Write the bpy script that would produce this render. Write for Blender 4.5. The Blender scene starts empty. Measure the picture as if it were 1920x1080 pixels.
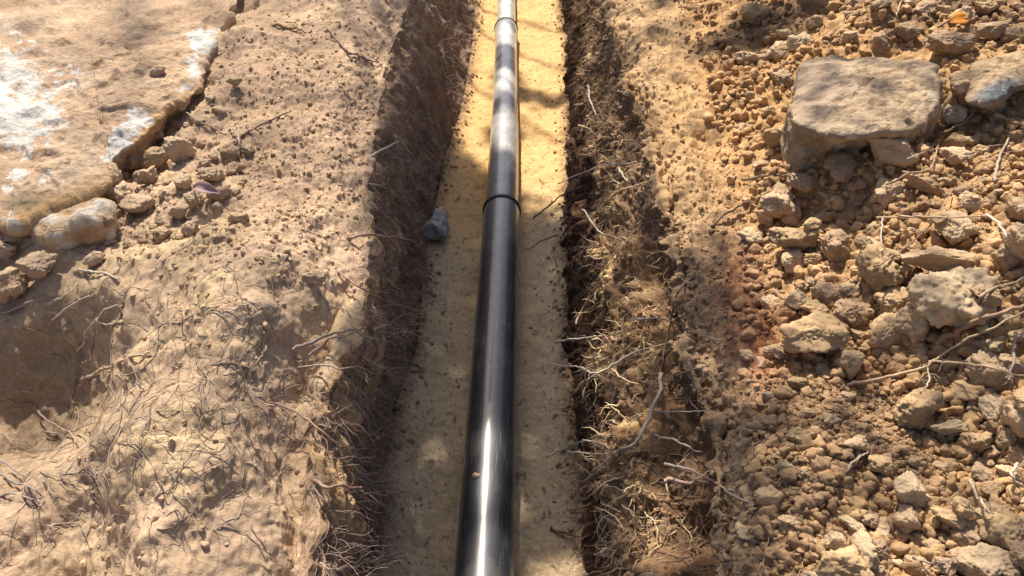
import bpy, math, random, time
import numpy as np
from mathutils import Vector, Matrix
from mathutils.bvhtree import BVHTree
T0 = time.time()
rng = np.random.default_rng(11)
random.seed(5)
C = bpy.context.scene.collection
sc = bpy.context.scene

# ------------------------------------------------------------------ camera, sky, sun, exposure
CAM = np.array([0.0, 0.0, 1.51]); FPX = 1400.0
PITCH = math.radians(39.2); YAW = math.atan(25 * math.cos(PITCH) / FPX)
cam = bpy.data.objects.new('camera', bpy.data.cameras.new('camera')); C.objects.link(cam)
cam.location = CAM; cam.rotation_euler = (math.pi / 2 - PITCH, 0, YAW)
cam.data.sensor_width = 36; cam.data.lens = FPX / 1920 * 36
cam.data.clip_start = 0.02; cam.data.clip_end = 500
sc.camera = cam
SUN_EL, SUN_AZ = math.radians(54), math.radians(-15)        # azimuth from the trench's far end, minus is to the left
SUN = np.array([math.sin(SUN_AZ) * math.cos(SUN_EL), math.cos(SUN_AZ) * math.cos(SUN_EL), math.sin(SUN_EL)])
w = bpy.data.worlds.new('World'); sc.world = w; w.use_nodes = True
nt = w.node_tree; nt.nodes.clear()
sky = nt.nodes.new('ShaderNodeTexSky'); sky.sky_type = 'NISHITA'; sky.sun_disc = False
sky.sun_elevation = SUN_EL; sky.sun_rotation = SUN_AZ
sky.air_density = 0.8; sky.dust_density = 3.0; sky.ozone_density = 0.3
bg = nt.nodes.new('ShaderNodeBackground'); bg.inputs['Strength'].default_value = 0.078
wo = nt.nodes.new('ShaderNodeOutputWorld')
nt.links.new(sky.outputs[0], bg.inputs[0]); nt.links.new(bg.outputs[0], wo.inputs[0])
sl = bpy.data.lights.new('sun', 'SUN'); sl.energy = 5.0; sl.angle = math.radians(0.6); sl.color = (1.0, 0.91, 0.77)
so = bpy.data.objects.new('sun', sl); C.objects.link(so); so.location = (0, 0, 8)
so.rotation_euler = Vector(SUN).to_track_quat('Z', 'Y').to_euler()
sc.view_settings.view_transform = 'Standard'; sc.view_settings.look = 'None'
sc.view_settings.exposure = 0.80; sc.view_settings.gamma = 1.0

# ------------------------------------------------------------------ camera geometry
ct, st, cy_, sy_ = math.cos(PITCH), math.sin(PITCH), math.cos(YAW), math.sin(YAW)
FW = np.array([-sy_ * ct, cy_ * ct, -st]); RT = np.array([cy_, sy_, 0.0]); UP = np.cross(RT, FW)
def project(P):
    d = P - CAM; z = np.maximum(d @ FW, 1e-3)
    return 960 + FPX * (d @ RT) / z, 540 - FPX * (d @ UP) / z, z
def ray(px, py):
    v = FW * FPX + RT * (px - 960) + UP * (540 - py)
    return v / np.linalg.norm(v)
def at_z(px, py, z):
    v = ray(px, py); return CAM + v * ((z - CAM[2]) / v[2])

# ------------------------------------------------------------------ noise
_perm = np.random.default_rng(3).permutation(256).astype(np.int32); _perm = np.concatenate([_perm, _perm, _perm])
_g = np.random.default_rng(4).normal(size=(256, 3)).astype(np.float32); _g /= np.linalg.norm(_g, axis=1)[:, None]
def perlin(x, y, z):
    x = np.asarray(x, np.float32); y = np.asarray(y, np.float32); z = np.asarray(z, np.float32)
    xi = np.floor(x).astype(np.int32); yi = np.floor(y).astype(np.int32); zi = np.floor(z).astype(np.int32)
    xf = x - xi; yf = y - yi; zf = z - zi
    xi &= 255; yi &= 255; zi &= 255
    u = xf * xf * (3 - 2 * xf); v = yf * yf * (3 - 2 * yf); s = zf * zf * (3 - 2 * zf)
    def gr(i, j, k):
        h = _perm[_perm[_perm[xi + i] + yi + j] + zi + k]; g = _g[h]
        return g[..., 0] * (xf - i) + g[..., 1] * (yf - j) + g[..., 2] * (zf - k)
    a = gr(0, 0, 0); a += u * (gr(1, 0, 0) - a)
    b = gr(0, 1, 0); b += u * (gr(1, 1, 0) - b)
    c = gr(0, 0, 1); c += u * (gr(1, 0, 1) - c)
    d = gr(0, 1, 1); d += u * (gr(1, 1, 1) - d)
    a += v * (b - a); c += v * (d - c)
    return (a + s * (c - a)) * 1.6
def pn(P, f, o=0.0, sx=1, sy=1, sz=1):
    return perlin(P[..., 0] * f * sx + o, P[..., 1] * f * sy + o * 1.7, P[..., 2] * f * sz + o * .3)
def fbm(P, f, n=4, o=0.0, gain=.5, **k):
    r = 0; a = 1
    for i in range(n):
        r = r + a * pn(P, f * 2.03 ** i, o + 7.1 * i, **k); a *= gain
    return r
def sstep(a, b, x):
    t = np.clip((x - a) / (b - a), 0, 1); return t * t * (3 - 2 * t)
def crumbs(X, Y, cell, seed, rmin=.25, rmax=.6):
    """round-topped lumps: height (in cell units) of the tallest random sphere over each point, and its id noise"""
    x = (X / cell); y = (Y / cell); xi = np.floor(x).astype(np.int64); yi = np.floor(y).astype(np.int64)
    best = np.zeros(X.shape, np.float32); idn = np.zeros(X.shape, np.float32)
    for i in (-1, 0, 1):
        for j in (-1, 0, 1):
            a = (xi + i); b = (yi + j)
            h = (a * 73856093 ^ b * 19349663 ^ seed * 83492791) & 0x7fffffff
            h = (h * 1103515245 + 12345) & 0x7fffffff; h ^= h >> 13
            r1 = (h & 1023) / 1023.; r2 = ((h >> 10) & 1023) / 1023.; h2 = (h * 69069 + 1) & 0x7fffffff; r3 = ((h2 >> 8) & 1023) / 1023.
            r = rmin + (rmax - rmin) * r3 ** 2
            dx = x - a - r1; dy = y - b - r2; q = dx * dx * (.7 + .9 * r2) + dy * dy * (.7 + .9 * r1)
            hh = (np.maximum(1 - q / (r * r), 0) ** .8 * r * .8).astype(np.float32)
            m = hh > best; best = np.where(m, hh, best); idn = np.where(m, r3.astype(np.float32), idn)
    return best, idn
def blob(px, py, cx, cy, rx, ry=None, soft=1.0, rot=0.0):
    ry = ry or rx; c, s = math.cos(math.radians(rot)), math.sin(math.radians(rot))
    dx = px - cx; dy = py - cy
    q = ((dx * c + dy * s) / rx) ** 2 + ((-dx * s + dy * c) / ry) ** 2
    return np.exp(-q * soft)

# ------------------------------------------------------------------ materials
def mat(name, rough=.9, bump=.4, bscale=260, bdist=.003, var=.35, vscale=120, spec=.25, attr='Col', base=None, fine=900):
    m = bpy.data.materials.new(name); m.use_nodes = True; n = m.node_tree; L = n.links
    b = n.nodes['Principled BSDF']; b.inputs['Roughness'].default_value = rough; b.inputs['Specular IOR Level'].default_value = spec
    geo = n.nodes.new('ShaderNodeTexCoord')
    nz = n.nodes.new('ShaderNodeTexNoise'); nz.inputs['Scale'].default_value = vscale; nz.inputs['Detail'].default_value = 6; nz.inputs['Roughness'].default_value = .7
    nf = n.nodes.new('ShaderNodeTexNoise'); nf.inputs['Scale'].default_value = bscale; nf.inputs['Detail'].default_value = 5; nf.inputs['Roughness'].default_value = .65
    L.new(geo.outputs['Object'], nz.inputs[0]); L.new(geo.outputs['Object'], nf.inputs[0])
    mr = n.nodes.new('ShaderNodeMapRange'); mr.inputs[1].default_value = .25; mr.inputs[2].default_value = .75
    mr.inputs[3].default_value = 1 - var; mr.inputs[4].default_value = 1 + var
    L.new(nz.outputs[0], mr.inputs[0])
    mul = n.nodes.new('ShaderNodeVectorMath'); mul.operation = 'SCALE'
    if attr:
        a = n.nodes.new('ShaderNodeAttribute'); a.attribute_name = attr; L.new(a.outputs['Color'], mul.inputs[0])
    else:
        oi = n.nodes.new('ShaderNodeObjectInfo'); hs = n.nodes.new('ShaderNodeMapRange')
        hs.inputs[3].default_value = .78; hs.inputs[4].default_value = 1.15; L.new(oi.outputs['Random'], hs.inputs[0])
        cr = n.nodes.new('ShaderNodeMix'); cr.data_type = 'RGBA'
        cr.inputs[6].default_value = (*base, 1); cr.inputs[7].default_value = (base[0] * .78, base[1] * .72, base[2] * .66, 1)
        n3 = n.nodes.new('ShaderNodeTexNoise'); n3.inputs['Scale'].default_value = 2.2; n3.inputs['Detail'].default_value = 3
        ad = n.nodes.new('ShaderNodeVectorMath'); ad.operation = 'ADD'; L.new(geo.outputs['Object'], ad.inputs[0]); L.new(oi.outputs['Location'], ad.inputs[1])
        L.new(ad.outputs[0], n3.inputs[0]); L.new(n3.outputs[0], cr.inputs[0])
        m2 = n.nodes.new('ShaderNodeVectorMath'); m2.operation = 'SCALE'; L.new(cr.outputs[2], m2.inputs[0]); L.new(hs.outputs[0], m2.inputs['Scale'])
        L.new(m2.outputs[0], mul.inputs[0])
    L.new(mr.outputs[0], mul.inputs['Scale']); L.new(mul.outputs[0], b.inputs['Base Color'])
    bp = n.nodes.new('ShaderNodeBump'); bp.inputs['Strength'].default_value = bump; bp.inputs['Distance'].default_value = bdist
    L.new(nf.outputs[0], bp.inputs['Height']); L.new(bp.outputs[0], b.inputs['Normal'])
    return m
M_soil = mat('soil', bump=.7)
M_wall = mat('cut_soil', bump=.7, bscale=180, bdist=.004)
M_sand = mat('bedding_sand', bump=.6, bscale=320, bdist=.0025, var=.25)
M_root = mat('root_bark', rough=.75, bump=.3, bscale=400, bdist=.001, var=.3, vscale=200)
M_rock = mat('rock_face', rough=.85, bump=.8, bscale=75, bdist=.012, var=.25, vscale=70)
M_clod = mat('dry_clod', bump=.7, bscale=11, bdist=.0035, vscale=5, var=.22, attr=None, base=(.50, .365, .235))
M_clod_o = mat('ochre_clod', bump=.7, bscale=11, bdist=.0035, vscale=5, var=.22, attr=None, base=(.50, .355, .205))
M_clod_g = mat('pale_clod', bump=.7, bscale=11, bdist=.0035, vscale=5, var=.22, attr=None, base=(.53, .41, .27))
M_clod_b = mat('brown_clod', bump=.7, bscale=11, bdist=.0035, vscale=5, var=.22, attr=None, base=(.41, .29, .19))
M_clod_l = mat('dusty_clod', bump=.7, bscale=11, bdist=.0035, vscale=5, var=.22, attr=None, base=(.56, .42, .29))
M_grey = mat('grey_stone', bump=.6, bscale=9, bdist=.003, vscale=5, var=.3, attr=None, base=(.33, .34, .33))
M_white = mat('white_stone', bump=.6, bscale=9, bdist=.003, vscale=5, var=.3, attr=None, base=(.6, .52, .42))

# ------------------------------------------------------------------ mesh helpers
def mesh_from(name, V, F, m, col=None, smooth=True, parent=None):
    me = bpy.data.meshes.new(name); V = np.ascontiguousarray(V, np.float32); F = np.ascontiguousarray(F, np.int32)
    k = F.shape[1]
    me.vertices.add(len(V)); me.vertices.foreach_set('co', V.ravel())
    me.loops.add(F.size); me.loops.foreach_set('vertex_index', F.ravel())
    me.polygons.add(len(F)); me.polygons.foreach_set('loop_start', np.arange(0, F.size, k, dtype=np.int32))
    me.update(calc_edges=True)
    me.polygons.foreach_set('use_smooth', np.full(len(F), smooth, bool))
    if col is not None:
        a = me.color_attributes.new('Col', 'FLOAT_COLOR', 'POINT')
        c4 = np.ones((len(V), 4), np.float32); c4[:, :3] = col; a.data.foreach_set('color', c4.ravel())
    me.materials.append(m)
    o = bpy.data.objects.new(name, me); C.objects.link(o)
    if parent: o.parent = parent
    return o
def grid_faces(r, c, closed=False):
    i = np.arange(r - 1)[:, None]; cc = c if closed else c - 1; j = np.arange(cc)[None, :]; j2 = (j + 1) % c
    return np.stack([i * c + j, i * c + j2, (i + 1) * c + j2, (i + 1) * c + j], -1).reshape(-1, 4)
def tag(o, label=None, cat=None, group=None, kind=None):
    if label: o['label'] = label
    if cat: o['category'] = cat
    if group: o['group'] = group
    if kind: o['kind'] = kind
    return o

# ------------------------------------------------------------------ trench cross-section from feature lines
def line(z, pts):
    """pixels on a level z -> X as a function of world Y"""
    q = np.array([at_z(px, py, z(py) if callable(z) else z) for px, py in pts]); q = q[np.argsort(q[:, 1])]
    return q
zl = lambda py: .42 + .10 * (1 - py / 1080)
foot_l = line(0, [(698,1120),(700,1080),(712,900),(748,760),(783,650),(798,500),(806,430),(836,300),(868,200),(884,100),(893,0),(902,-60)])
mid_l = line(.20, [(640,1120),(645,1080),(660,900),(700,750),(705,600),(740,450),(785,300),(810,150),(835,0),(850,-60)])
rim_l = line(zl, [(592,1130),(592,1080),(598,950),(592,850),(590,750),(640,650),(678,560),(690,470),(692,400),(690,300),(708,200),(722,120),(750,50),(764,0),(780,-60)])
foot_r = line(0, [(1118,1120),(1112,1080),(1095,950),(1086,850),(1074,750),(1062,600),(1064,450),(1066,350),(1068,250),(1064,150),(1064,80),(1050,0),(1045,-60)])
mid_r = line(.20, [(1152,1120),(1148,1080),(1136,900),(1126,750),(1122,600),(1118,450),(1112,300),(1098,150),(1084,0),(1078,-60)])
led_r = line(.33, [(1236,1120),(1234,1080),(1228,900),(1232,750),(1214,600),(1196,450),(1168,300),(1134,150),(1112,0),(1100,-60)])
rim_r = line(.46, [(1345,1120),(1345,1080),(1348,900),(1338,800),(1292,680),(1268,550),(1265,450),(1238,350),(1218,250),(1172,150),(1150,60),(1143,0),(1135,-60)])
def lx(q, Y): return np.interp(Y, q[:, 1], q[:, 0])

NF = 860
t = np.linspace(0, 1, NF); rows = .28 * (5.6 / .28) ** 0 + 0 * t
a_, b_ = 1.0, 5.9                                           # rows spaced in proportion to distance
rows = (a_ * (((b_ + a_) / (0.30 + a_)) ** t) * (0.30 + a_) / a_) - a_
Y = np.concatenate([np.array([-8, -5, -3, -2, -1.2, -.6, -.2, .1]), rows, b_ + np.cumsum(np.geomspace(.02, 5, 34))])
nB, nW, nS, nX = 600, 210, 300, 26
NR = len(Y); Yc = np.clip(Y, .30, 5.9)
outer = .95 + .68 * Yc
XF, XM, XR = lx(foot_l, Y), lx(mid_l, Y), lx(rim_l, Y); RF, RM, RL, RR = lx(foot_r, Y), lx(mid_r, Y), lx(led_r, Y), lx(rim_r, Y)
RR = RR + .012 * fbm(np.stack([Y * 0, Y, Y * 0], -1), 9, 4, 6.); XR = XR + .008 * fbm(np.stack([Y * 0, Y, Y * 0], -1), 9, 4, 16.)
zrl = np.interp(Y, rim_l[:, 1], rim_l[:, 2])
sb = np.linspace(1, 0, nB)[None, :] ** 1.3
gx = np.cumsum(np.geomspace(.03, 6, nX))[::-1][None, :]
cols = []
XL = -(outer); XLb = XR[:, None] - .0
left_far = XL[:, None] - gx
left_bank = XR[:, None] + (XL - XR)[:, None] * sb
def strip(xs, zs, n, skip=True):
    tt = np.linspace(0, 1, n + 1)[1:]
    kk = np.linspace(0, 1, len(xs)); X = np.empty((NR, n)); Z = np.empty((NR, n))
    k = np.clip((tt * (len(xs) - 1)).astype(int), 0, len(xs) - 2); f = tt * (len(xs) - 1) - k
    xs = np.stack(xs, 1); zs = np.stack([np.broadcast_to(z, (NR,)) for z in zs], 1)
    # catmull-rom through the feature lines
    def g(a, i): return a[:, np.clip(i, 0, a.shape[1] - 1)]
    def cr(a):
        p0, p1, p2, p3 = g(a, k - 1), g(a, k), g(a, k + 1), g(a, k + 2); ff = f[None, :]
        return .5 * (2 * p1 + (p2 - p0) * ff + (2 * p0 - 5 * p1 + 4 * p2 - p3) * ff ** 2 + (3 * p1 - p0 - 3 * p2 + p3) * ff ** 3)
    return cr(xs), cr(zs)
wlx, wlz = strip([XR, XR * .35 + XM * .65 + .01, XM * .6 + XF * .4, XF], [zrl, zrl * .5 + .13, .11, 0], nW)
flx = XF[:, None] + (RF - XF)[:, None] * np.linspace(0, 1, nS + 1)[None, 1:]
wrx, wrz = strip([RF, RM, RL, RR * .75 + RL * .25, RR], [0, .20, .33, .40, .46], nW + 60)
right_bank = RR[:, None] + (outer - RR)[:, None] * np.linspace(0, 1, nB + 1)[None, 1:] ** 1.3
right_far = outer[:, None] + gx[:, ::-1]
X = np.concatenate([left_far, left_bank, wlx, flx, wrx, right_bank, right_far], 1)
c0 = nX; c1 = c0 + nB; c2 = c1 + nW; c3 = c2 + nS; c4 = c3 + nW + 60; NC = X.shape[1]
YY = np.repeat(Y[:, None], NC, 1)
Z = np.zeros_like(X)
# left bank height
dl = XR[:, None] - X[:, :c1]; Z[:, :c1] = zrl[:, None] + .035 * sstep(0, .12, dl)
Z[:, c1:c2] = wlz; Z[:, c3:c4] = wrz
dr = X[:, c4:] - RR[:, None]; Z[:, c4:] = .46 + .02 * sstep(0, .1, dr) + .25 * sstep(.10, 1.15, dr) + .06 * sstep(1.2, 3, dr)
P = np.stack([X, YY, Z], -1)
# broad shapes, measured where they lie on the ground (positions found once from the photo)
def g(px, py, z, r, amp, ry=None):
    q = at_z(px, py, z)
    return q[0], q[1], r, ry or r, amp
feat_l = [g(95,750,.35,.17,-.15,.19), g(-80,820,.35,.3,-.12,.3), g(370,860,.46,.15,.085,.40), g(430,560,.46,.15,.05,.2), g(60,1150,.4,.2,-.10,.15),
          g(180,980,.4,.12,-.02,.12), g(230,330,.46,.25,-.05,.2), g(560,100,.5,.5,.06,.7), g(560,400,.5,.12,.02,.2)]
feat_r = [g(1420,560,.47,.09,-.04,.3), g(1620,720,.55,.18,-.03,.14), g(1800,560,.6,.35,.06,.35), g(1850,1000,.6,.3,.03,.25), g(1620,450,.55,.3,.04,.4),
          g(1650,40,.6,.9,.07,.5), g(1400,70,.55,.25,.03,.3), g(1300,900,.48,.1,-.02,.3), g(1830,260,.6,.16,.06,.2), g(1680,360,.6,.14,.03,.12), g(1545,350,.57,.15,.075,.09), g(1490,355,.55,.09,.05,.08), g(1420,900,.5,.15,.03,.3)]
for (x, y, r, ry, a) in feat_l:
    s = np.exp(-((X[:, :c1] - x) / r) ** 2 - ((YY[:, :c1] - y) / ry) ** 2); P[:, :c1, 2] += a * s * sstep(0, .12, dl)
for (x, y, r, ry, a) in feat_r:
    s = np.exp(-((X[:, c4:] - x) / r) ** 2 - ((YY[:, c4:] - y) / ry) ** 2); P[:, c4:, 2] += a * s * sstep(0, .1, dr)
P[:, :c1, 2] -= .075 * np.exp(-(dl / .10) ** 2) * sstep(.004, .05, dl) * sstep(480, 640, at_py := project(P[:, :c1].reshape(-1, 3))[1].reshape(dl.shape)) 
P[:, :c1, 2] += .045 * fbm(P[:, :c1], 3.2, 2, 40.) * sstep(.02, .15, dl)
P[:, c4:, 2] -= .03 * np.exp(-(dr / .035) ** 2) * sstep(0, .015, dr)
P[:, c4:, 2] += .035 * fbm(P[:, c4:], 3.2, 2, 45.) * sstep(.03, .2, dr)
# normals of the smooth shape
def normals(P):
    du = np.gradient(P, axis=1); dv = np.gradient(P, axis=0); n = np.cross(du, dv); return n / (np.linalg.norm(n, axis=-1)[..., None] + 1e-12)
N = normals(P)
PX, PY, PZ = project(P.reshape(-1, 3)); PX = PX.reshape(X.shape); PY = PY.reshape(X.shape)
# masks
def upl_(PX, PY): return np.clip(1.4 * (blob(PX, PY, 520, 240, 190, 190) + blob(PX, PY, 330, 400, 150, 90)), 0, 1)
col_i = np.arange(NC)[None, :]
m_wl = np.zeros_like(X); m_wl[:, c1:c2] = 1; m_wr = np.zeros_like(X); m_wr[:, c3:c4] = 1
m_fl = np.zeros_like(X); m_fl[:, c2:c3] = 1; m_bl = np.zeros_like(X); m_bl[:, :c1] = 1; m_br = np.zeros_like(X); m_br[:, c4:] = 1
def feather(m, k=10):
    ker = np.ones(2 * k + 1) / (2 * k + 1); cs = np.cumsum(np.pad(m, ((0, 0), (k + 1, k)), mode='edge'), 1)
    return (cs[:, 2 * k + 1:] - cs[:, :-2 * k - 1]) / (2 * k + 1)
f_fl = feather(m_fl, 14); f_w = feather(m_wl + m_wr, 12); f_wr = feather(m_wr, 10)
amp_all = 1 - .45 * f_fl
disp = .020 * fbm(P, 4.0, 2, 1.0) * (1 - .35 * f_fl) + .014 * fbm(P, 12, 2, 5.0) * amp_all
disp += .016 * f_w * fbm(P, 16, 3, 9.0, sz=.45) + .012 * f_wr * fbm(P, 30, 2, 3.0, sz=.3) + .030 * f_wr * fbm(P, 8, 2, 13.0, sz=.5) + .016 * f_w * (.55 - np.abs(fbm(P, 15, 3, 29.)))
rg = 1 - np.abs(fbm(P, 22, 3, 2.0)); disp += .0075 * (rg - .6) * amp_all
moundm = m_bl * (1 - upl_(PX, PY)); shld = m_br * (1 - np.clip(m_br * sstep(1360, 1480, PX + np.clip(420 - PY, 0, 400) * .33), 0, 1))
disp += .008 * shld * fbm(P, 34, 3, 64.) + .010 * moundm * np.tanh(3 * fbm(P, 7, 2, 52.))
disp += .0037 * (1 - .3 * moundm) * fbm(P, 60, 3, 4.0) * (1 - .45 * f_fl)
# crumb fields on the banks
heap = m_br * sstep(1360, 1480, PX + 40 * pn(P, 5, 3.) + np.clip(420 - PY, 0, 400) * .33) ; heap = np.clip(heap, 0, 1)
upl = m_bl * (blob(PX, PY, 520, 240, 190, 190) + blob(PX, PY, 330, 400, 150, 90)); upl = np.clip(upl * 1.4, 0, 1)
loose = np.clip(heap + upl + .22 * m_bl * sstep(-.1, .5, pn(P, 6, 8.)) + .55 * m_br * sstep(-.4, .3, pn(P, 6, 8.)), 0, 1)
h1, i1 = crumbs(X, YY, .030, 1); h2, i2 = crumbs(X, YY, .014, 2); h3, i3 = crumbs(X, YY, .0065, 3)
disp += loose * (h1 * .030 * .55 * (.25 + .45 * heap) + h2 * .014 * .75) + (.25 + .75 * loose) * (1 - f_w) * (1 - .6 * f_fl) * h3 * .0065 * .7
# digging streaks on the left mound and the right shoulder
hol_w = m_wr * sstep(.32, .36, P[..., 2]) * sstep(.455, .43, P[..., 2]) * sstep(400, 520, PY) * sstep(-.7, .0, pn(P, 5, 17.) + .001 * (PY - 500)); disp -= .045 * hol_w; disp += .015 * m_wr * np.exp(-((P[..., 2] - .28) / .05) ** 2) * (.5 + fbm(P, 6, 2, 19.))
disp += .008 * f_wr * fbm(P, 45, 3, 83.)
stk = pn(P, 34, 6., sx=1.0, sy=.18) ; stk2 = perlin((X + YY * .9) * 30, (X * .9 - YY) * 5, Z * 8)
disp += .004 * stk2 * m_bl * (1 - upl) + .005 * stk2 * m_br * (1 - heap) + .003 * stk * f_w
# small holes
hol = pn(P, 26, 12.); disp -= .006 * sstep(.6, .85, hol) * (1 - f_fl) * (1 - .6 * loose)
rowfade = sstep(-1.5, .25, YY) * (1 - .6 * sstep(6, 12, YY)); colfade = 1 - .0 * X
ii = int(np.searchsorted(Y, .3)); 
fine_ok = ((np.arange(NR) >= ii) & (Y <= 5.95))[:, None] & (col_i >= nX) & (col_i < NC - nX)
disp = np.where(fine_ok, disp, .03 * fbm(P, .6, 3, 1.) )
# blend at the border of the fine part
P = P + N * disp[..., None]
# sand: a gentle hump beside the pipe and drifts
fx = (X - lx(foot_l, YY)) / (lx(foot_r, YY) - lx(foot_l, YY))
P[..., 2] += m_fl * (.012 * np.cos((fx - .5) * 6) * 0 + .022 * (sstep(.14, 0, fx) + sstep(.86, 1, fx)))
GN = normals(P)
# ------------------------------------------------------------------ ground colours (soil tones, with some light and shade painted in)
def mixc(A, B, k): return A + (np.asarray(B, np.float32) - A) * k[..., None]
tan = np.array([.47, .355, .265]); col = np.broadcast_to(tan, P.shape).astype(np.float32).copy()
n1 = fbm(P, 5, 3, 21.); n2 = fbm(P, 19, 3, 33.); n3 = fbm(P, 75, 2, 41.); n4 = pn(P, 9, 55.)
# left bank
col = mixc(col, (.53, .41, .28), m_bl * sstep(-.2, .6, n1))
col = mixc(col, (.36, .265, .20), m_bl * np.clip(sstep(.0, .7, n2) * .7, 0, 1))
col = mixc(col, (.40, .29, .215), m_bl * np.clip(1.3 * blob(PX, PY, 560, 180, 190, 210), 0, 1) * .75)
col = mixc(col, (.56, .44, .28), m_bl * np.clip(blob(PX, PY, 420, 560, 150, 90) + blob(PX, PY, 350, 900, 130, 180) * .7, 0, 1) * sstep(-.5, .5, n2 + n1) * .8)
col = mixc(col, (.285, .215, .15), m_bl * np.clip(1.3 * blob(PX, PY, 80, 720, 130, 150), 0, 1) * .8)  # hollow painted darker, the shade inside it put into the colour
col = mixc(col, (.22, .165, .125), m_bl * np.clip(blob(PX, PY, 60, 900, 90, 90), 0, 1) * .6)
# right bank
col = mixc(col, (.44, .30, .165), m_br * .8)
col = mixc(col, (.33, .225, .13), m_br * heap * .5)
col = mixc(col, (.44, .29, .15), m_br * np.clip(blob(PX, PY, 1320, 260, 130, 220) + blob(PX, PY, 1500, 150, 160, 120), 0, 1) * .8)
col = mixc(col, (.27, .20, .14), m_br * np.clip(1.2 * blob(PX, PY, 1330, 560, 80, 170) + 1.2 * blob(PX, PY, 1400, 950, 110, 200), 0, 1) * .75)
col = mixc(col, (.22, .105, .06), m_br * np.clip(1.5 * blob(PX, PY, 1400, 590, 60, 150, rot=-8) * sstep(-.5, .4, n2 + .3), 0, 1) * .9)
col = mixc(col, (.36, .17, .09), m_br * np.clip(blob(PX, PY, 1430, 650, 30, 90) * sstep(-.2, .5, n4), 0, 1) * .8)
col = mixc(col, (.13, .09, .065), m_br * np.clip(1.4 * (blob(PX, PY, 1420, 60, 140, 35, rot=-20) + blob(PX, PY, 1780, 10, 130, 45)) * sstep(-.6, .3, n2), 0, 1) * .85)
# walls
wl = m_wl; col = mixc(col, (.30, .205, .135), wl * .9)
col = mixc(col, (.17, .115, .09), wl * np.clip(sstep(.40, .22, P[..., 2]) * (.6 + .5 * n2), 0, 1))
col = mixc(col, (.50, .345, .20), wl * np.clip(sstep(-.5, .2, n1) * sstep(.16, .28, P[..., 2] + .05 * n2) * sstep(300, 520, PY), 0, 1) * .95)  # ochre upper wall, lightened to paint in the soft light there
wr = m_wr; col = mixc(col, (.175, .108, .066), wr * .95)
col = mixc(col, (.045, .022, .014), wr * sstep(.27, .21, P[..., 2] + .03 * n2) * .97)  # dark soil and root mat at the foot, deepened with painted shade
col = mixc(col, (.27, .16, .075), wr * np.clip(sstep(.1, .6, n4) * .7, 0, 1) * sstep(.05, .2, P[..., 2]))
col = mixc(col, (.28, .20, .13), wr * sstep(.36, .45, P[..., 2]) * .7)
col = mixc(col, (.52, .38, .20), wr * np.exp(-((P[..., 2] - .28) / .05) ** 2) * sstep(.0, .5, n2 + .5 * n3) * .9)  # straw flakes, brightened to paint in sunlight on this strip
col = mixc(col, (.16, .095, .055), hol_w * .95)
# floor
col = mixc(col, (.55, .37, .175), m_fl)
col = mixc(col, (.40, .33, .24), m_fl * sstep(2.6, 1.9, YY + .25 * n1))  # near sand painted greyer and darker to carry the shade
col = mixc(col, (.40, .28, .155), m_fl * sstep(-.2, .5, n1) * .25)
col = mixc(col, (.24, .165, .115), m_br * np.clip(blob(PX, PY, 1640, 850, 110, 90) + blob(PX, PY, 1560, 760, 110, 50) + .8 * blob(PX, PY, 1500, 950, 60, 90), 0, 1) * .8)
col = mixc(col, (.13, .09, .06), m_fl * sstep(.5, .75, fbm(P + .02 * np.stack([n2, n3, n2], -1), 42, 2, 71.)) * .8)
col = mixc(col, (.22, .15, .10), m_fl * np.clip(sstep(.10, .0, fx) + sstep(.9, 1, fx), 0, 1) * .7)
col = mixc(col, (.12, .085, .06), (1 - m_fl) * sstep(.85, 1.2, n3 + .3 * n2) * .4)
col *= np.array([1.0, .94, .84], np.float32)
col = np.where((heap > .3)[..., None], col * np.array([1.05, .98, .90], np.float32), col)
cr_ = (1 + .28 * (i1 - .4) * heap + .2 * (i2 - .4) * loose + .10 * n3)
col = np.clip(col * cr_[..., None], .01, .8)

def ground_piece(name, a, b, m):
    Q = P[:, a:b]; o = mesh_from(name, Q.reshape(-1, 3), grid_faces(Q.shape[0], Q.shape[1]), m, col[:, a:b].reshape(-1, 3))
    return tag(o, kind='structure')
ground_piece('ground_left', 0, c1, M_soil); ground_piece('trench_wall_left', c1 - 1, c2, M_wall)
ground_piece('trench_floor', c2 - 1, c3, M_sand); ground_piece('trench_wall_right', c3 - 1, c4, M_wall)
ground_piece('ground_right', c4 - 1, NC, M_soil)
S = P[::3, ::3]; BV = BVHTree.FromPolygons(S.reshape(-1, 3).tolist(), grid_faces(S.shape[0], S.shape[1]).tolist())
print('ground', round(time.time() - T0, 1))
EXTRA = []
def hit(px, py, also=False):
    v = ray(px, py); h = BV.ray_cast(Vector(CAM), Vector(v))
    if also:
        for b in EXTRA:
            k = b.ray_cast(Vector(CAM), Vector(v))
            if k[0] is not None and (h[0] is None or k[3] < h[3]): h = k
    if h[0] is None: p = at_z(px, py, .45); return p, np.array([0, 0, 1.]), 1.
    p = np.array(h[0]); n = np.array(h[1]); n = n if n @ v < 0 else -n
    return p, n, (p - CAM) @ FW

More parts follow.
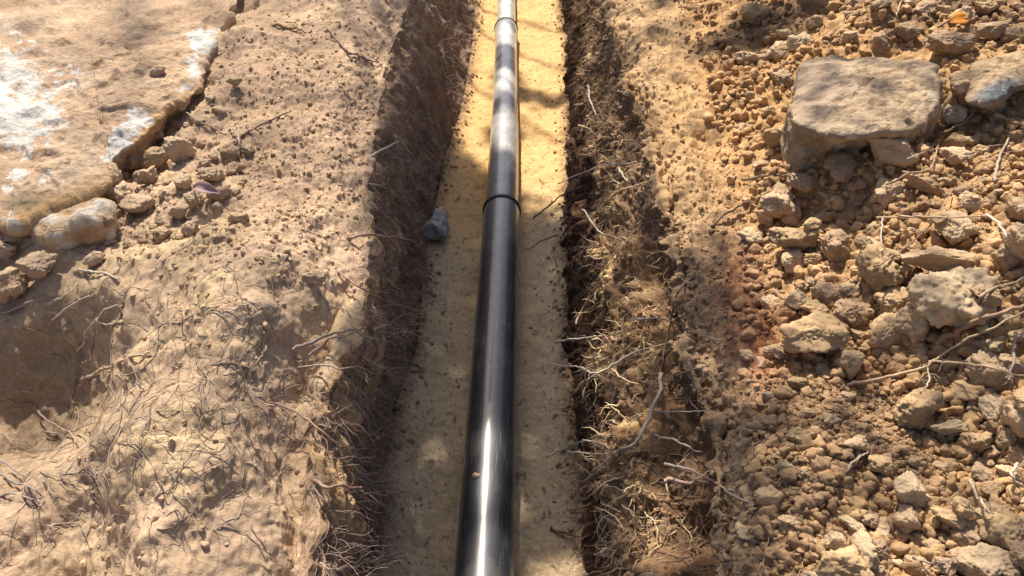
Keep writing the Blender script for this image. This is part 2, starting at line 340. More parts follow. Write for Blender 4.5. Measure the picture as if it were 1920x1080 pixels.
# ------------------------------------------------------------------ rocks
def ico(sub):
    p = (1 + 5 ** .5) / 2
    V = [(-1,p,0),(1,p,0),(-1,-p,0),(1,-p,0),(0,-1,p),(0,1,p),(0,-1,-p),(0,1,-p),(p,0,-1),(p,0,1),(-p,0,-1),(-p,0,1)]
    F = [(0,11,5),(0,5,1),(0,1,7),(0,7,10),(0,10,11),(1,5,9),(5,11,4),(11,10,2),(10,7,6),(7,1,8),(3,9,4),(3,4,2),(3,2,6),(3,6,8),(3,8,9),(4,9,5),(2,4,11),(6,2,10),(8,6,7),(9,8,1)]
    V = [np.array(v) / np.linalg.norm(v) for v in V]
    for _ in range(sub):
        mid = {}; nf = []
        def md(a, b):
            k = (min(a, b), max(a, b))
            if k not in mid: v = V[a] + V[b]; V.append(v / np.linalg.norm(v)); mid[k] = len(V) - 1
            return mid[k]
        for a, b, c in F:
            x, y, z = md(a, b), md(b, c), md(c, a); nf += [(a, x, z), (b, y, x), (c, z, y), (x, y, z)]
        F = nf
    return np.array(V), np.array(F)
ICO = {k: ico(k) for k in (1, 2, 3, 4)}
def rock_verts(seed, sub, dims=(1, 1, 1), nplanes=11, sharp=14., rough=.10, cut=.72):
    r = np.random.default_rng(seed); V, F = ICO[sub]
    n = r.normal(size=(nplanes, 3)); n /= np.linalg.norm(n, axis=1)[:, None]; n = np.concatenate([n, -n[:4] + .2 * r.normal(size=(4, 3)), [[0, 0, 1.]]])
    n /= np.linalg.norm(n, axis=1)[:, None]
    d = r.uniform(cut, 1.0, len(n))
    q = np.maximum(V @ n.T, 1e-3) / d
    rad = 1 / (np.sum(np.maximum(q, .01) ** sharp, 1) + 1) ** (1 / sharp)
    Q = V * rad[:, None]
    Q = Q * (1 + rough * fbm(Q, 1.6, 3, seed * 3.7)[:, None] + rough * .6 * (.4 - np.abs(fbm(Q, 4.5, 3, seed * 1.3)))[:, None] + rough * .30 * fbm(Q, 12, 3, seed * 2.1)[:, None])
    return Q * np.array(dims), F
# a stock of lump meshes shared by the copies
STOCK = []
for s in range(16):
    r_ = np.random.default_rng(100 + s)
    V, F = rock_verts(100 + s, 4, (.52, .52 * r_.uniform(.72, .98), .52 * r_.uniform(.65, .9)), nplanes=[7, 10, 8][s % 3], sharp=[14., 20., 30.][s % 3], rough=[.22, .30, .26][s % 3], cut=.5)
    STOCK.append((V, F))
stock_mesh = {}
def rock_stock(seed): return STOCK[seed % 16]
def lump(name, px, py, wpx, m, seed, lift=.30, hpx=None, rot=None, tilt=None, size_y=None):
    """a clod or stone resting on the ground where the photo shows it"""
    p, n, zc = hit(px, py + (hpx or wpx * .8) * .18, True)
    wm = wpx * zc / FPX
    k = (seed % 16, m.name)
    if k not in stock_mesh:
        V, F = STOCK[seed % 16]; o = mesh_from(name, V, F, m); stock_mesh[k] = o.data
    else:
        o = bpy.data.objects.new(name, stock_mesh[k]); C.objects.link(o)
    hr = (hpx or wpx * .8) / (wpx * .8)
    o.scale = (wm * 1.08, wm * 1.08 * hr, wm * 1.08 * hr); r = random.Random(seed * 7 + int(px))
    o.rotation_euler = (r.uniform(-.25, .25), r.uniform(-.25, .25), r.uniform(-.5, .5) + (math.pi if r.random() < .5 else 0)) if rot is None else (tilt or 0, 0, math.radians(rot))
    c = p + np.array([0, 0, 1.]) * wm * .8 * hr * lift
    o.location = c
    placed.append((px, py, wpx * .5)); placed3.append((c, wm * .5))
    return o
placed = []; placed3 = []

def loft_rock(name, base, top, m, colf, ztop_bulge=.02, nseg=14, ninner=60, nside=26, noise=.012, terrace=.25, ragged=.006, round_=.25, center=None, bottom_in=.8, seed=1.0, label=None, cat='rock'):
    base = np.array(base, float); top = np.array(top, float)
    def res(A):
        n = len(A); out = []
        for i in range(n):
            p0, p1, p2, p3 = A[i - 1], A[i], A[(i + 1) % n], A[(i + 2) % n]
            for k in range(nseg):
                f = k / nseg; cr = .5 * (2 * p1 + (p2 - p0) * f + (2 * p0 - 5 * p1 + 4 * p2 - p3) * f * f + (3 * p1 - p0 - 3 * p2 + p3) * f ** 3)
                out.append(.5 * cr + .5 * (p1 + (p2 - p1) * f))
        return np.array(out)
    B = res(base); Tp = res(top); cT = Tp.mean(0); wob = ragged * (fbm(Tp, 14, 4, seed + 20) + .6 * np.round(2 * fbm(Tp, 7, 2, seed + 30)) / 2)
    dT = Tp - cT; dT[:, 2] = 0; dT /= np.linalg.norm(dT, axis=1)[:, None]; Tp = Tp + dT * wob[:, None]; B = B + dT * wob[:, None] * .6; c = Tp.mean(0) if center is None else np.array(center)
    rings = []
    cb = B.mean(0); low = cb + (B - cb) * bottom_in; low[:, 2] -= .045; rings.append(low)
    for k in range(nside):
        f = k / nside; e = f ** (1 + round_); rings.append(B + (Tp - B) * np.array([e, e, f])[None])
    for k in range(ninner):
        f = 1 - (1 - k / ninner) ; s = 1 - f
        q = c + (Tp - c) * s; q[:, 2] = c[2] + (Tp[:, 2] - c[2]) * s ** 1.6 + ztop_bulge * (1 - s ** 4) * (1 if True else 0)
        rings.append(q)
    R = np.array(rings); nr, ns = R.shape[:2]
    Nn = np.cross(np.roll(R, -1, 1) - np.roll(R, 1, 1), np.gradient(R, axis=0)); Nn /= np.linalg.norm(Nn, axis=-1)[..., None] + 1e-9
    s = R[nside // 2, 0] - cb
    if Nn[nside // 2, 0] @ s < 0: Nn = -Nn
    d = noise * fbm(R, 6, 3, seed) + noise * .55 * (1 - np.abs(fbm(R, 14, 3, seed + 5))) + noise * .35 * fbm(R, 45, 3, seed + 9) + noise * .3 * np.minimum(fbm(R, 22, 3, seed + 12), .15)
    terr = fbm(R, 9, 2, seed + 3); d += noise * terrace * np.tanh(4 * np.sin(terr * 3))
    fade = np.ones(nr); fade[-8:] = np.linspace(1, .2, 8)
    R = R + Nn * (d * fade[:, None])[..., None]
    V = np.concatenate([R.reshape(-1, 3), R[-1].mean(0)[None]]); ci = colf(V)
    F = grid_faces(nr, ns, True)
    last = (nr - 1) * ns; j = np.arange(ns); F2 = np.stack([last + j, last + (j + 1) % ns, np.full(ns, len(V) - 1), np.full(ns, len(V) - 1)], 1)
    # close the middle with thin quads turned into triangles
    o = mesh_from(name, V, F, m, ci)
    import bmesh
    bm = bmesh.new(); bm.from_mesh(o.data); bm.verts.ensure_lookup_table()
    for a, b, cc, _ in F2:
        try: f = bm.faces.new((bm.verts[a], bm.verts[b], bm.verts[cc])); f.smooth = True
        except ValueError: pass
    bmesh.ops.recalc_face_normals(bm, faces=bm.faces); bm.to_mesh(o.data); bm.free()
    EXTRA.append(BVHTree.FromPolygons(V.tolist(), F.tolist()))
    if label: tag(o, label, cat)
    return o
def ptz(pts, z): return [at_z(a, b, z if not callable(z) else z(a, b)) for a, b in pts]
# the great boulder at the upper left
zb = lambda a, b: .56 + .06 * (1 - b / 430)
edge = [(452,-20),(418,52),(398,92),(382,125),(374,162),(346,190),(312,207),(291,236),(262,262),(226,286),(208,306),(214,330),(198,352),(160,372),(112,390),(70,416),(40,431),(8,424),(-40,395),(-160,330),(-330,150),(-300,-60),(-120,-220),(150,-260),(380,-200),(450,-110)]
topp = ptz(edge, zb); cen = np.mean(topp, 0)
basep = [np.array([cen[0] + (q[0] - cen[0]) * .86, cen[1] + (q[1] - cen[1]) * .86, .42]) for q in topp]
def boulder_col(V):
    px, py, _ = project(V); a = fbm(V, 7, 4, 3.); b = fbm(V, 26, 4, 8.); c = pn(V, 3, 1.)
    col = np.broadcast_to(np.array([.44, .305, .20]), V.shape).copy()
    col = mixc(col, (.50, .37, .255), sstep(-.2, .6, a)); col = mixc(col, (.36, .22, .13), sstep(.1, .7, b) * .6)
    zones = 1.2 * blob(px, py, 20, 170, 60, 130) + blob(px, py, 90, 230, 60, 45) + 1.9 * blob(px, py, 385, 75, 34, 24) + 1.5 * blob(px, py, 362, 130, 16, 24) + 1.8 * blob(px, py, 232, 255, 22, 60, rot=35) + .8 * blob(px, py, 345, 165, 20, 12) + .7 * blob(px, py, 130, 145, 60, 40) + .8 * blob(px, py, 270, 225, 25, 18) + .5 * blob(px, py, 60, 330, 60, 30) + .7 * blob(px, py, 30, 415, 25, 16)
    ex = sstep(.44, .60, zones * .62 + b * .45 + .30 * n_hi(V))
    col = mixc(col, (.60, .585, .55), ex * .9)
    ed = 1.0 * blob(px, py, 130, 380, 170, 26, rot=-14) + blob(px, py, 300, 225, 90, 14, rot=-40)
    col = mixc(col, (.46, .28, .11), np.clip(ed, 0, 1) * .8 * (1 - ex))
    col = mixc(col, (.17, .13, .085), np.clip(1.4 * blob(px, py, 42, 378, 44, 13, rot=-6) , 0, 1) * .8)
    col = mixc(col, (.20, .16, .14), np.clip(blob(px, py, 130, 325, 18, 12), 0, 1) * .6)
    return np.clip(col, .02, .75)
def n_hi(V): return fbm(V, 90, 2, 17.)
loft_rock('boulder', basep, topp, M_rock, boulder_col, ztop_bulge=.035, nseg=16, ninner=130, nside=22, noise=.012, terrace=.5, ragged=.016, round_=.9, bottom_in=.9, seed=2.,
          label='huge brown boulder with white mineral crust above the left bank, cut by the frame', cat='boulder')
# boulder on the right bank
g0 = hit(1600, 330)[0][2]; zt = g0 + .11
topr = [at_z(*q) for q in [(1489,228,zt-.01),(1530,246,zt-.01),(1580,256,zt),(1640,250,zt),(1690,247,zt-.01),(1722,238,zt-.02),(1752,196,zt),(1757,150,zt+.02),(1742,122,zt+.03),(1690,122,zt+.02),(1630,120,zt),(1590,115,zt-.01),(1550,112,zt-.02),(1512,118,zt-.03),(1496,150,zt-.03),(1488,190,zt-.02)]]
baser = [at_z(*q) for q in [(1496,300,g0),(1530,305,g0),(1580,303,g0),(1640,298,g0),(1690,290,g0),(1722,276,g0),(1756,246,g0)]] + [np.array([q[0] * 1.005, q[1], g0 - .02]) for q in topr[7:]]
def col_r(V):
    px, py, _ = project(V); a = fbm(V, 9, 4, 5.); b = fbm(V, 30, 3, 8.)
    col = np.broadcast_to(np.array([.35, .26, .175]), V.shape).copy()
    col = mixc(col, (.42, .30, .19), np.clip(1.3 * blob(px, py, 1670, 175, 95, 55), 0, 1) * .9)
    col = mixc(col, (.31, .23, .18), np.clip(blob(px, py, 1560, 165, 60, 30), 0, 1) * .7)
    col = mixc(col, (.50, .46, .42), np.clip(blob(px, py, 1590, 275, 40, 28) + .8 * blob(px, py, 1748, 205, 14, 26) + .5 * blob(px, py, 1510, 270, 22, 40), 0, 1) * sstep(-.2, .4, b))
    col = mixc(col, (.27, .215, .15), np.clip(blob(px, py, 1530, 290, 50, 40), 0, 1) * .6)
    return np.clip(col * (1 + .22 * a + .15 * b)[:, None], .02, .7)
loft_rock('boulder', baser, topr, M_rock, col_r, ztop_bulge=.014, nseg=18, ninner=64, nside=40, noise=.014, terrace=.15, round_=.5, seed=6., bottom_in=.95,
          label='large blocky grey brown boulder sitting in the clods of the right bank', cat='boulder')
# half-buried slab at the right edge
g1 = hit(1870, 160)[0][2] + .005
top3 = [at_z(*q) for q in [(1812,186,g1+.03),(1850,192,g1+.04),(1900,168,g1+.05),(1960,130,g1+.06),(1980,105,g1+.08),(1930,98,g1+.08),(1870,104,g1+.07),(1828,112,g1+.06),(1806,140,g1+.04),(1800,165,g1+.03)]]
base3 = [at_z(*q) for q in [(1815,194,g1-.02),(1852,204,g1-.02),(1905,184,g1-.02),(1970,142,g1-.02)]] + [np.array([q[0], q[1], g1 - .03]) for q in top3[4:]]
def col_3(V):
    px, py, _ = project(V); b = fbm(V, 25, 3, 4.)
    col = np.broadcast_to(np.array([.40, .28, .165]), V.shape).copy()
    col = mixc(col, (.17, .18, .19), np.clip(1.6 * blob(px, py, 1868, 172, 42, 17, rot=-24), 0, 1)); return np.clip(col * (1 + .3 * b)[:, None], .02, .7)
loft_rock('boulder', base3, top3, M_rock, col_3, ztop_bulge=.01, nseg=12, ninner=30, nside=18, noise=.013, ragged=.02, seed=9., bottom_in=.97,
          label='half buried tan slab with a blue grey patch, right of the blocky boulder', cat='boulder')
# long whitish stone under the great boulder
g2 = hit(133, 460)[0][2]
o4 = [(57,440),(62,424),(95,408),(140,395),(185,385),(208,387),(215,402),(198,422),(170,436),(140,456),(112,470),(85,472),(66,460)]
o4 = [(a, 385 + (b - 385) * .74) for a, b in o4]; top4 = ptz(o4, g2 + .035); c4_ = np.mean(top4, 0); base4 = [np.array([c4_[0] + (q[0] - c4_[0]) * .9, c4_[1] + (q[1] - c4_[1]) * .85, g2 - .03]) for q in top4]
def col_4(V):
    a = fbm(V, 18, 3, 2.); b = fbm(V, 50, 3, 6.); col = np.broadcast_to(np.array([.50, .36, .23]), V.shape).copy()
    col = mixc(col, (.60, .55, .48), sstep(-.1, .35, a + .4 * b) * .85); return np.clip(mixc(col, (.33, .19, .09), sstep(.3, .6, -a) * .7), .02, .75)
loft_rock('rock', base4, top4, M_rock, col_4, ztop_bulge=.018, nseg=8, ninner=30, nside=18, noise=.012, terrace=.5, ragged=.014, round_=.05, seed=4., bottom_in=.95,
          label='long white and brown rock lying just below the huge boulder', cat='rock')
print('rocks', round(time.time() - T0, 1))
# ---- single stones and clods (px, py, width px, height px, material, label, category)
B, O, G, T, L_ = M_clod_b, M_clod_o, M_clod_g, M_clod, M_clod_l
HAND = [
 (1506,350,62,44,B,'brown clod leaning on the left foot of the blocky boulder'),
 (1457,386,72,52,T,'wide tan clod at the left end of the heap below the blocky boulder'),
 (1478,412,44,42,T,'upright tan clod just below the wide tan clod at the heap corner'),
 (1429,414,32,34,T,'small clod on the outer left corner of the clod heap'),
 (1488,457,78,46,O,'broad orange tinted clod above the red root soil'),
 (1482,499,60,34,T,'flat pale-topped clod lying beside the red root soil'),
 (1565,472,70,46,B,'dark brown clod with a flat shaded face behind the split clod'),
 (1640,512,88,92,O,'tall split ochre clod in the middle of the heap with thin roots across it'),
 (1765,500,150,58,T,'longest tan clod of the right heap, with an oval stone on its front'),
 (1781,521,56,34,G,'smooth oval pale stone resting on the longest clod'),
 (1768,576,128,100,G,'big angular grey tan clod under the oval stone'),
 (1677,573,72,44,O,'jagged ochre clod below the tall split clod'),
 (1656,631,66,56,O,'round yellow clod with a sunlit top left of the big angular clod'),
 (1707,612,58,54,T,'rough clod squeezed between the round yellow clod and the big angular clod'),
 (1490,570,46,38,G,'pale rounded clod in the loose soil left of the heap'),
 (1525,583,48,30,O,'low yellow clod touching the pale rounded clod'),
 (1512,640,104,84,O,'broad crumbling mound of pale soil beside the red root soil'),
 (1788,437,76,50,T,'tan clod under the thin horizontal root'),
 (1810,388,44,36,T,'pale round clod above the thin horizontal root'),
 (1726,353,76,34,O,'long low clod right below the pointed stone of the blocky boulder'),
 (1652,372,62,40,T,'tan clod under the stone at the foot of the blocky boulder'),
 (1880,492,58,50,B,'brown ridged clod right of the longest clod'),
 (1908,462,52,50,T,'clod at the right edge above the root bundle'),
 (1908,402,52,52,T,'round clod at the right edge beside the forked root'),
 (1662,293,98,60,T,'pointed tan stone propped against the front of the blocky boulder'),
 (1455,265,50,44,O,'square clod with dark orange front left of the blocky boulder'),
 (1773,93,72,44,B,'brown wedge shaped clod behind the blocky boulder'),
 (1698,66,42,28,B,'small brown clod up the slope behind the blocky boulder'),
 (1573,325,66,46,B,'grey brown clod in the shade under the blocky boulder'),
 (1785,220,36,36,M_white,'white broken stone beside the right side of the blocky boulder'),
 (1786,276,58,32,O,'long pale clod right of the dark gap beside the blocky boulder'),
 (1784,302,50,34,T,'greenish tan clod under the long pale clod'),
 (1855,66,58,40,B,'brown clod next to the orange leaf'),
 (1850,16,52,34,O,'pale upright clod at the top edge above the orange leaf'),
 (1708,774,98,78,O,'large rounded clod alone on fine soil below the long branch'),
 (1777,807,78,38,G,'flat grey tan stone just right of the large rounded clod'),
 (1826,833,46,38,O,'faceted clod below right of the flat grey tan stone'),
 (1586,690,52,50,T,'chunky clod at the left end of the long branch'),
 (1846,707,84,60,T,'big tan clod under the twig right of the long branch'),
 (1801,736,52,36,O,'ochre clod tucked under the big tan clod'),
 (1695,925,64,64,G,'dusty egg shaped clod standing in fine crumbs'),
 (1691,977,38,44,T,'narrow clod directly below the dusty egg shaped clod'),
 (1872,1003,88,78,O,'squarish yellow clod in the lower right corner, upper of the two biggest'),
 (1838,1062,100,60,G,'wide pale clod cut by the bottom edge under the squarish clod'),
 (1610,1035,40,62,G,'long tilted stone pointing down right near the bottom edge'),
 (1575,1066,94,60,O,'broad clod cut by the bottom edge under the long tilted stone'),
 (1560,1016,40,34,G,'small egg shaped grey pebble left of the long tilted stone'),
 (1594,984,48,24,G,'flat smooth grey pebble above the egg shaped pebble'),
 (1628,975,42,32,T,'rounded clod touching the flat smooth pebble'),
 (1650,996,36,32,T,'tan pebble right of the flat smooth pebble'),
 (1646,1034,34,34,B,'blocky brown pebble above the curved twig'),
 (1779,976,66,44,O,'sloping ochre clod left of the squarish yellow clod'),
 (1806,1007,48,44,T,'tan clod wedged between the sloping and the squarish clod'),
 (1785,1040,52,28,B,'low brown clod above the wide pale clod'),
 (1801,956,46,30,O,'yellow clod in front of the twig tip at the lower right'),
 (1838,892,42,28,T,'oval clod in the row above the squarish clod'),
 (1892,897,64,36,G,'long pale clod at the right edge below the forked grey twig'),
 (1854,922,44,28,O,'yellowish clod under the long pale clod'),
 (1907,795,58,70,T,'tall clod cut by the right edge beside a cleft'),
 (1879,824,32,32,O,'small pointed clod at the foot of the tall edge clod'),
 (1911,752,44,36,O,'sunlit clod cut by the right edge under the twig'),
 (1769,1064,42,34,B,'brown clod left of the wide pale clod at the bottom edge'),
 (1935,560,60,50,T,'clod under the root bundle at the right edge'),
 (80,510,72,46,L_,'smooth rounded brown stone alone below the long white rock'),
 (10,474,46,42,L_,'rounded clod at the left edge level with the long white rock'),
 (12,542,54,56,L_,'tall clod at the left edge, lowest of the left bank clods'),
 (40,548,38,36,L_,'cracked clod touching the tall clod at the left edge'),
 (298,307,54,38,T,'square cornered clod in the gap beside the huge boulder'),
 (281,338,38,32,L_,'cube shaped clod below the square cornered clod'),
 (342,292,50,44,L_,'flat faced light clod right of the square cornered clod'),
 (232,372,60,36,L_,'orange tan clod under the overhang of the huge boulder'),
 (262,388,54,40,L_,'split orange clod right of the long white rock'),
 (340,402,34,32,L_,'small block below the purple leaf'),
 (346,346,30,26,L_,'small square block left of the purple leaf stalk'),
 (400,335,38,30,L_,'rounded clod above the purple leaf'),
 (368,378,36,24,L_,'smooth oval clod under the purple leaf'),
 (180,490,34,24,L_,'small pale clod on bare soil right of the smooth brown stone'),
 (34,446,36,28,L_,'low clod between the long white rock and the left edge'),
 (252,312,46,36,B,'shaded clod deep under the edge of the huge boulder'),
 (443,161,28,24,G,'pale cone shaped pebble on the upper left bank'),
 (590,524,38,28,G,'pale flat stone stuck in the left trench rim'),
 (821,431,52,46,M_grey,'grey stone on the trench floor left of the pipe'),
 (1470,877,34,22,G,'dusty pale pebble half sunk in the right shoulder'),
]
for k, (px, py, wpx, hpx, m, lab) in enumerate(HAND):
    name = 'stone' if m in (G, M_grey, M_white) else 'clod'
    o = lump(name, px, py, wpx, m, k * 5 + 3, hpx=hpx * 1.05, lift=.46)
    tag(o, lab, 'stone' if name == 'stone' else 'clod')
    if wpx > 40:
        MW = Matrix.LocRotScale(o.location, o.rotation_euler, o.scale); Vs_, Fs_ = rock_stock(k * 5 + 3)
        EXTRA.append(BVHTree.FromPolygons([MW @ Vector(v) for v in Vs_], Fs_.tolist()))
tag(lump('pebble', 295, 140, 26, L_, 31, lift=.2), 'round pebble lying on top of the huge boulder', 'pebble')
pp_ = hit(295, 136, True); bpy.data.objects['pebble'].location = pp_[0] + pp_[1] * .003

# ---- many more clods, countable, scattered where the heap is
import re
CUT = re.compile(r' (leaning|at|below|just|on|above|lying|behind|in|with|resting|under|squeezed|left|right|touching|tucked|standing|alone|directly|cut|wedged|beside|deep|stuck|half|between|propped|of|next|level)\b')
SHORT = [(a, b, CUT.split(l)[0]) for a, b, _, _, _, l in HAND]
CNAME = {'dry_clod': 'tan', 'ochre_clod': 'ochre', 'pale_clod': 'pale', 'brown_clod': 'brown', 'dusty_clod': 'dusty'}
used_l = {}
def near_label(px, py, s, m):
    sh = [(a, b, t) for a, b, t in SHORT if sum(x[2] == t for x in SHORT) == 1 and len(t.split()) >= 3]
    a, b, t = min(sh, key=lambda q: (q[0] - px) ** 2 + (q[1] - py) ** 2); dx, dy = px - a, py - b; dd = math.hypot(dx, dy)
    di = ('right of' if dx > 0 else 'left of') if abs(dx) > 1.8 * abs(dy) else ('below' if dy > 0 else 'above') if abs(dy) > 1.8 * abs(dx) else ('below and ' if dy > 0 else 'above and ') + ('right of' if dx > 0 else 'left of')
    near = 'close ' if dd < 60 else ''
    return '%s %s clod %s%s the %s' % ('tiny' if s < 20 else 'small' if s < 28 else 'medium', CNAME[m.name], near, di, t)
def region_label(px, py):
    if px < 960:
        return ('small brown clod in the loose gap beside the huge boulder', 'small clods beside the huge boulder') if py < 470 and px < 470 else ('small crumb of brown soil on the upper left bank', 'small crumbs on the left bank')
    if py < 330:
        return ('small clod on the slope around the blocky boulder', 'small clods around the blocky boulder')
    if py < 680:
        return ('small tan clod in the heap between the blocky boulder and the long branch', 'small clods in the upper heap')
    return ('small tan clod in the loose soil below the long branch', 'small clods in the lower heap')
cnt = 0; tries = 0; r = random.Random(77)
while cnt < 205 and tries < 9000:
    tries += 1
    if r.random() < .84:
        px = r.uniform(1395, 1930); py = r.uniform(-10, 1090)
        dens = 1.0
        if py < 330: dens = .22 if px < 1760 else .8
        elif px < 1440 + max(0, (py - 700)) * .25: dens = .25
        if 660 < py < 930 and px < 1760: dens = .15
    else:
        px = r.uniform(200, 480); py = r.uniform(180, 460); dens = .9 if 220 + (330 - py) * .5 < px < 440 and py > 250 else .25
        if px < 480 - py * .75: dens = 0
    if r.random() > dens: continue
    s = r.uniform(22, 34) if r.random() < .5 else r.uniform(32, 58)
    if px < 960: s *= .72
    if 1480 < px < 1760 and 100 < py < 310 or px > 1800 and 95 < py < 195: continue
    if any((px - a) ** 2 + (py - b) ** 2 < (.78 * (c + s * .5)) ** 2 for a, b, c in placed): continue
    m = r.choice([T, T, T, O, O, G, B]) if px > 960 else r.choice([L_, L_, B, T])
    o = lump('clod', px, py, s, m, r.randrange(1000), lift=r.uniform(.1, .3), hpx=s * r.uniform(.6, .85))
    la, gr = region_label(px, py); tag(o, near_label(px, py, s, m), 'clod', gr); cnt += 1
by = {}
for o in C.objects:
    if o.get('group') and o.get('category') == 'clod': by.setdefault(o['label'], []).append(o)
for la, os_ in by.items():
    os_.sort(key=lambda o: o.scale[0]); k = len(la.split())
    if len(os_) == 2:
        for o, t in zip(os_, ('smaller', 'larger')): o['label'] = la + (', %s of two' % t if k <= 13 else ', ' + t)
    elif len(os_) == 3:
        for o, t in zip(os_, ('smallest', 'middle sized', 'largest')): o['label'] = la + ', ' + t + (' of three' if k <= 12 else '')
print('clods', cnt, round(time.time() - T0, 1))

# ---- crumbs nobody could count
def crumb_mesh(name, pts, sizes, m, cols, seed, sub=1, label=None):
    var1 = [rock_verts(500 + seed * 20 + i, 1, (1, .85, .7), nplanes=6, rough=.2, sharp=30., cut=.5) for i in range(10)]
    var2 = [rock_verts(700 + seed * 20 + i, 2, (1.15, .95, .8), nplanes=6, rough=.3, sharp=40., cut=.5) for i in range(16)]
    Vs = []; Fs = []; Cs = []; off = 0; rr = np.random.default_rng(seed)
    for i, (p, s) in enumerate(zip(pts, sizes)):
        V, F = var1[i % 10] if s < .005 else var2[i % 16]; a = rr.uniform(0, 6.28, 3)
        ca, sa = math.cos(a[0]), math.sin(a[0]); cb, sb_ = math.cos(a[1]), math.sin(a[1])
        R = np.array([[ca, -sa, 0], [sa, ca, 0], [0, 0, 1]]) @ np.array([[cb, 0, sb_], [0, 1, 0], [-sb_, 0, cb]])
        Vs.append((V * s) @ R.T + p); Fs.append(F + off); off += len(V); Cs.append(np.broadcast_to(cols[i], V.shape))
    o = mesh_from(name, np.concatenate(Vs), np.concatenate(Fs), m, np.concatenate(Cs)); return tag(o, label, None, None, 'stuff')
area_ok = fine_ok & (PX > -60) & (PX < 1980) & (PY > -60) & (PY < 1140)
def sample(mask, n, seed):
    """random ground points, evenly over the picture"""
    rr = np.random.default_rng(seed); wgt = (mask * area_ok).ravel().astype(np.float64); wgt /= wgt.sum()
    idx = rr.choice(len(wgt), n, p=wgt); return idx
Pf = P.reshape(-1, 3); Nf = GN.reshape(-1, 3); cf = col.reshape(-1, 3); PXf = PX.ravel(); PYf = PY.ravel()
flipn = np.sign(np.einsum('ij,ij->i', Nf, CAM - Pf)); Nf = Nf * flipn[:, None]
def crumbs_on(name, mask, n, seed, smin, smax, label, bright=1.1, m=M_soil, lift=.35):
    idx = sample(mask, n, seed); rr = np.random.default_rng(seed + 1)
    s = smin + (smax - smin) * rr.random(n) ** 2.6
    p = Pf[idx] + Nf[idx] * (s * lift)[:, None]
    c = cf[idx] * (bright * rr.uniform(.65, 1.25, n))[:, None] * .7 + .3 * np.array([.42, .29, .17]) * rr.uniform(.8, 1.2, n)[:, None]
    return crumb_mesh(name, p, s, m, np.clip(c, .02, .7), seed, label=label)
fpat = np.clip(blob(PX, PY, 1640, 850, 110, 90) + blob(PX, PY, 1560, 760, 110, 50) + .8 * blob(PX, PY, 1500, 950, 60, 90), 0, 1)
crumbs_on('soil_crumbs', heap * fpat * (1 - .7 * blob(PX, PY, 1590, 180, 120, 70)), 4500, 8, .0015, .008, 'fine brown crumbs in the bare patch of the right bank', .9, lift=.2)
crumbs_on('soil_crumbs', heap * (1 - .95 * np.clip(1.5 * blob(PX, PY, 1880, 145, 75, 42), 0, 1)) * (1 - .93 * fpat) * (1 - .7 * blob(PX, PY, 1590, 180, 120, 70)) * (.35 + sstep(-.3, .4, pn(P, 7, 61.))), 8500, 1, .0022, .016, 'fine crumbs of tan soil filling the right bank heap')
crumbs_on('soil_crumbs', np.clip(upl * 1.2 + .12 * m_bl, 0, 1) * (PX > 150), 4500, 2, .0012, .0075, 'fine crumbs of brown soil on the left bank', 1.25, lift=.05)
crumbs_on('soil_crumbs', m_br * (1 - heap) + .05 * m_fl, 2600, 3, .0013, .006, 'fine crumbs on the right trench shoulder', 1.25, lift=.1)
_a = area_ok; area_ok = fine_ok & (PX >= 1980) & (PX < 2500) & (PY > -60) & (PY < 1140)
crumbs_on('soil_crumbs', heap, 2200, 12, .003, .018, 'soil crumbs carrying on past the right end of the heap')
area_ok = _a
print('crumbs', round(time.time() - T0, 1))

# ------------------------------------------------------------------ roots
def tubes(polys, sides=4):
    """polys: list of (points Nx3, radii N, colour) -> verts, faces, colours"""
    Vs, Fs, Cs, off = [], [], [], 0
    ang = np.linspace(0, 2 * math.pi, sides, endpoint=False)
    for pts, rad, c in polys:
        pts = np.asarray(pts, float); n = len(pts); tg = np.gradient(pts, axis=0); tg /= np.linalg.norm(tg, axis=1)[:, None] + 1e-9
        ref = np.array([.31, .2, .93]); a = np.cross(tg, ref); a /= np.linalg.norm(a, axis=1)[:, None] + 1e-9; b = np.cross(tg, a)
        ring = pts[:, None] + (a[:, None] * np.cos(ang)[None, :, None] + b[:, None] * np.sin(ang)[None, :, None]) * np.asarray(rad)[:, None, None]
        Vs.append(ring.reshape(-1, 3)); Fs.append(grid_faces(n, sides, True) + off); off += n * sides
        Cs.append(np.broadcast_to(np.asarray(c, float), (n * sides, 3)))
    return np.concatenate(Vs), np.concatenate(Fs), np.concatenate(Cs)
def wall_roots(mask, n, seed, lmin, lmax, rmin, rmax, out, grav, pal, wild=.5, branch=.4):
    idx = sample(mask, n, seed); rr = np.random.default_rng(seed + 7); polys = []
    for k in idx:
        p = Pf[k].copy(); nn = Nf[k]; L = rr.uniform(lmin, lmax); st = 9; d = nn * out + rr.normal(size=3) * wild + np.array([0, 0, -grav]); d /= np.linalg.norm(d)
        c = np.array(pal[rr.integers(len(pal))]) * rr.uniform(.75, 1.25); r0 = rr.uniform(rmin, rmax)
        pts = [p - nn * .004]; ds = []
        for s in range(st):
            d = d + rr.normal(size=3) * .28 + np.array([0, 0, -grav * .18]); d /= np.linalg.norm(d); p = p + d * L / st; pts.append(p.copy()); ds.append(d.copy())
        polys.append((pts, r0 * np.linspace(1, .3, st + 1), c))
        if rr.random() < branch:
            j = rr.integers(2, 6); q = pts[j].copy(); d2 = ds[j] + rr.normal(size=3) * .7; d2 /= np.linalg.norm(d2); pp = [q.copy()]
            for s in range(5): d2 = d2 + rr.normal(size=3) * .3; d2 /= np.linalg.norm(d2); q = q + d2 * L * .5 / 5; pp.append(q.copy())
            polys.append((pp, r0 * .6 * np.linspace(1, .4, 6), c))
    return polys
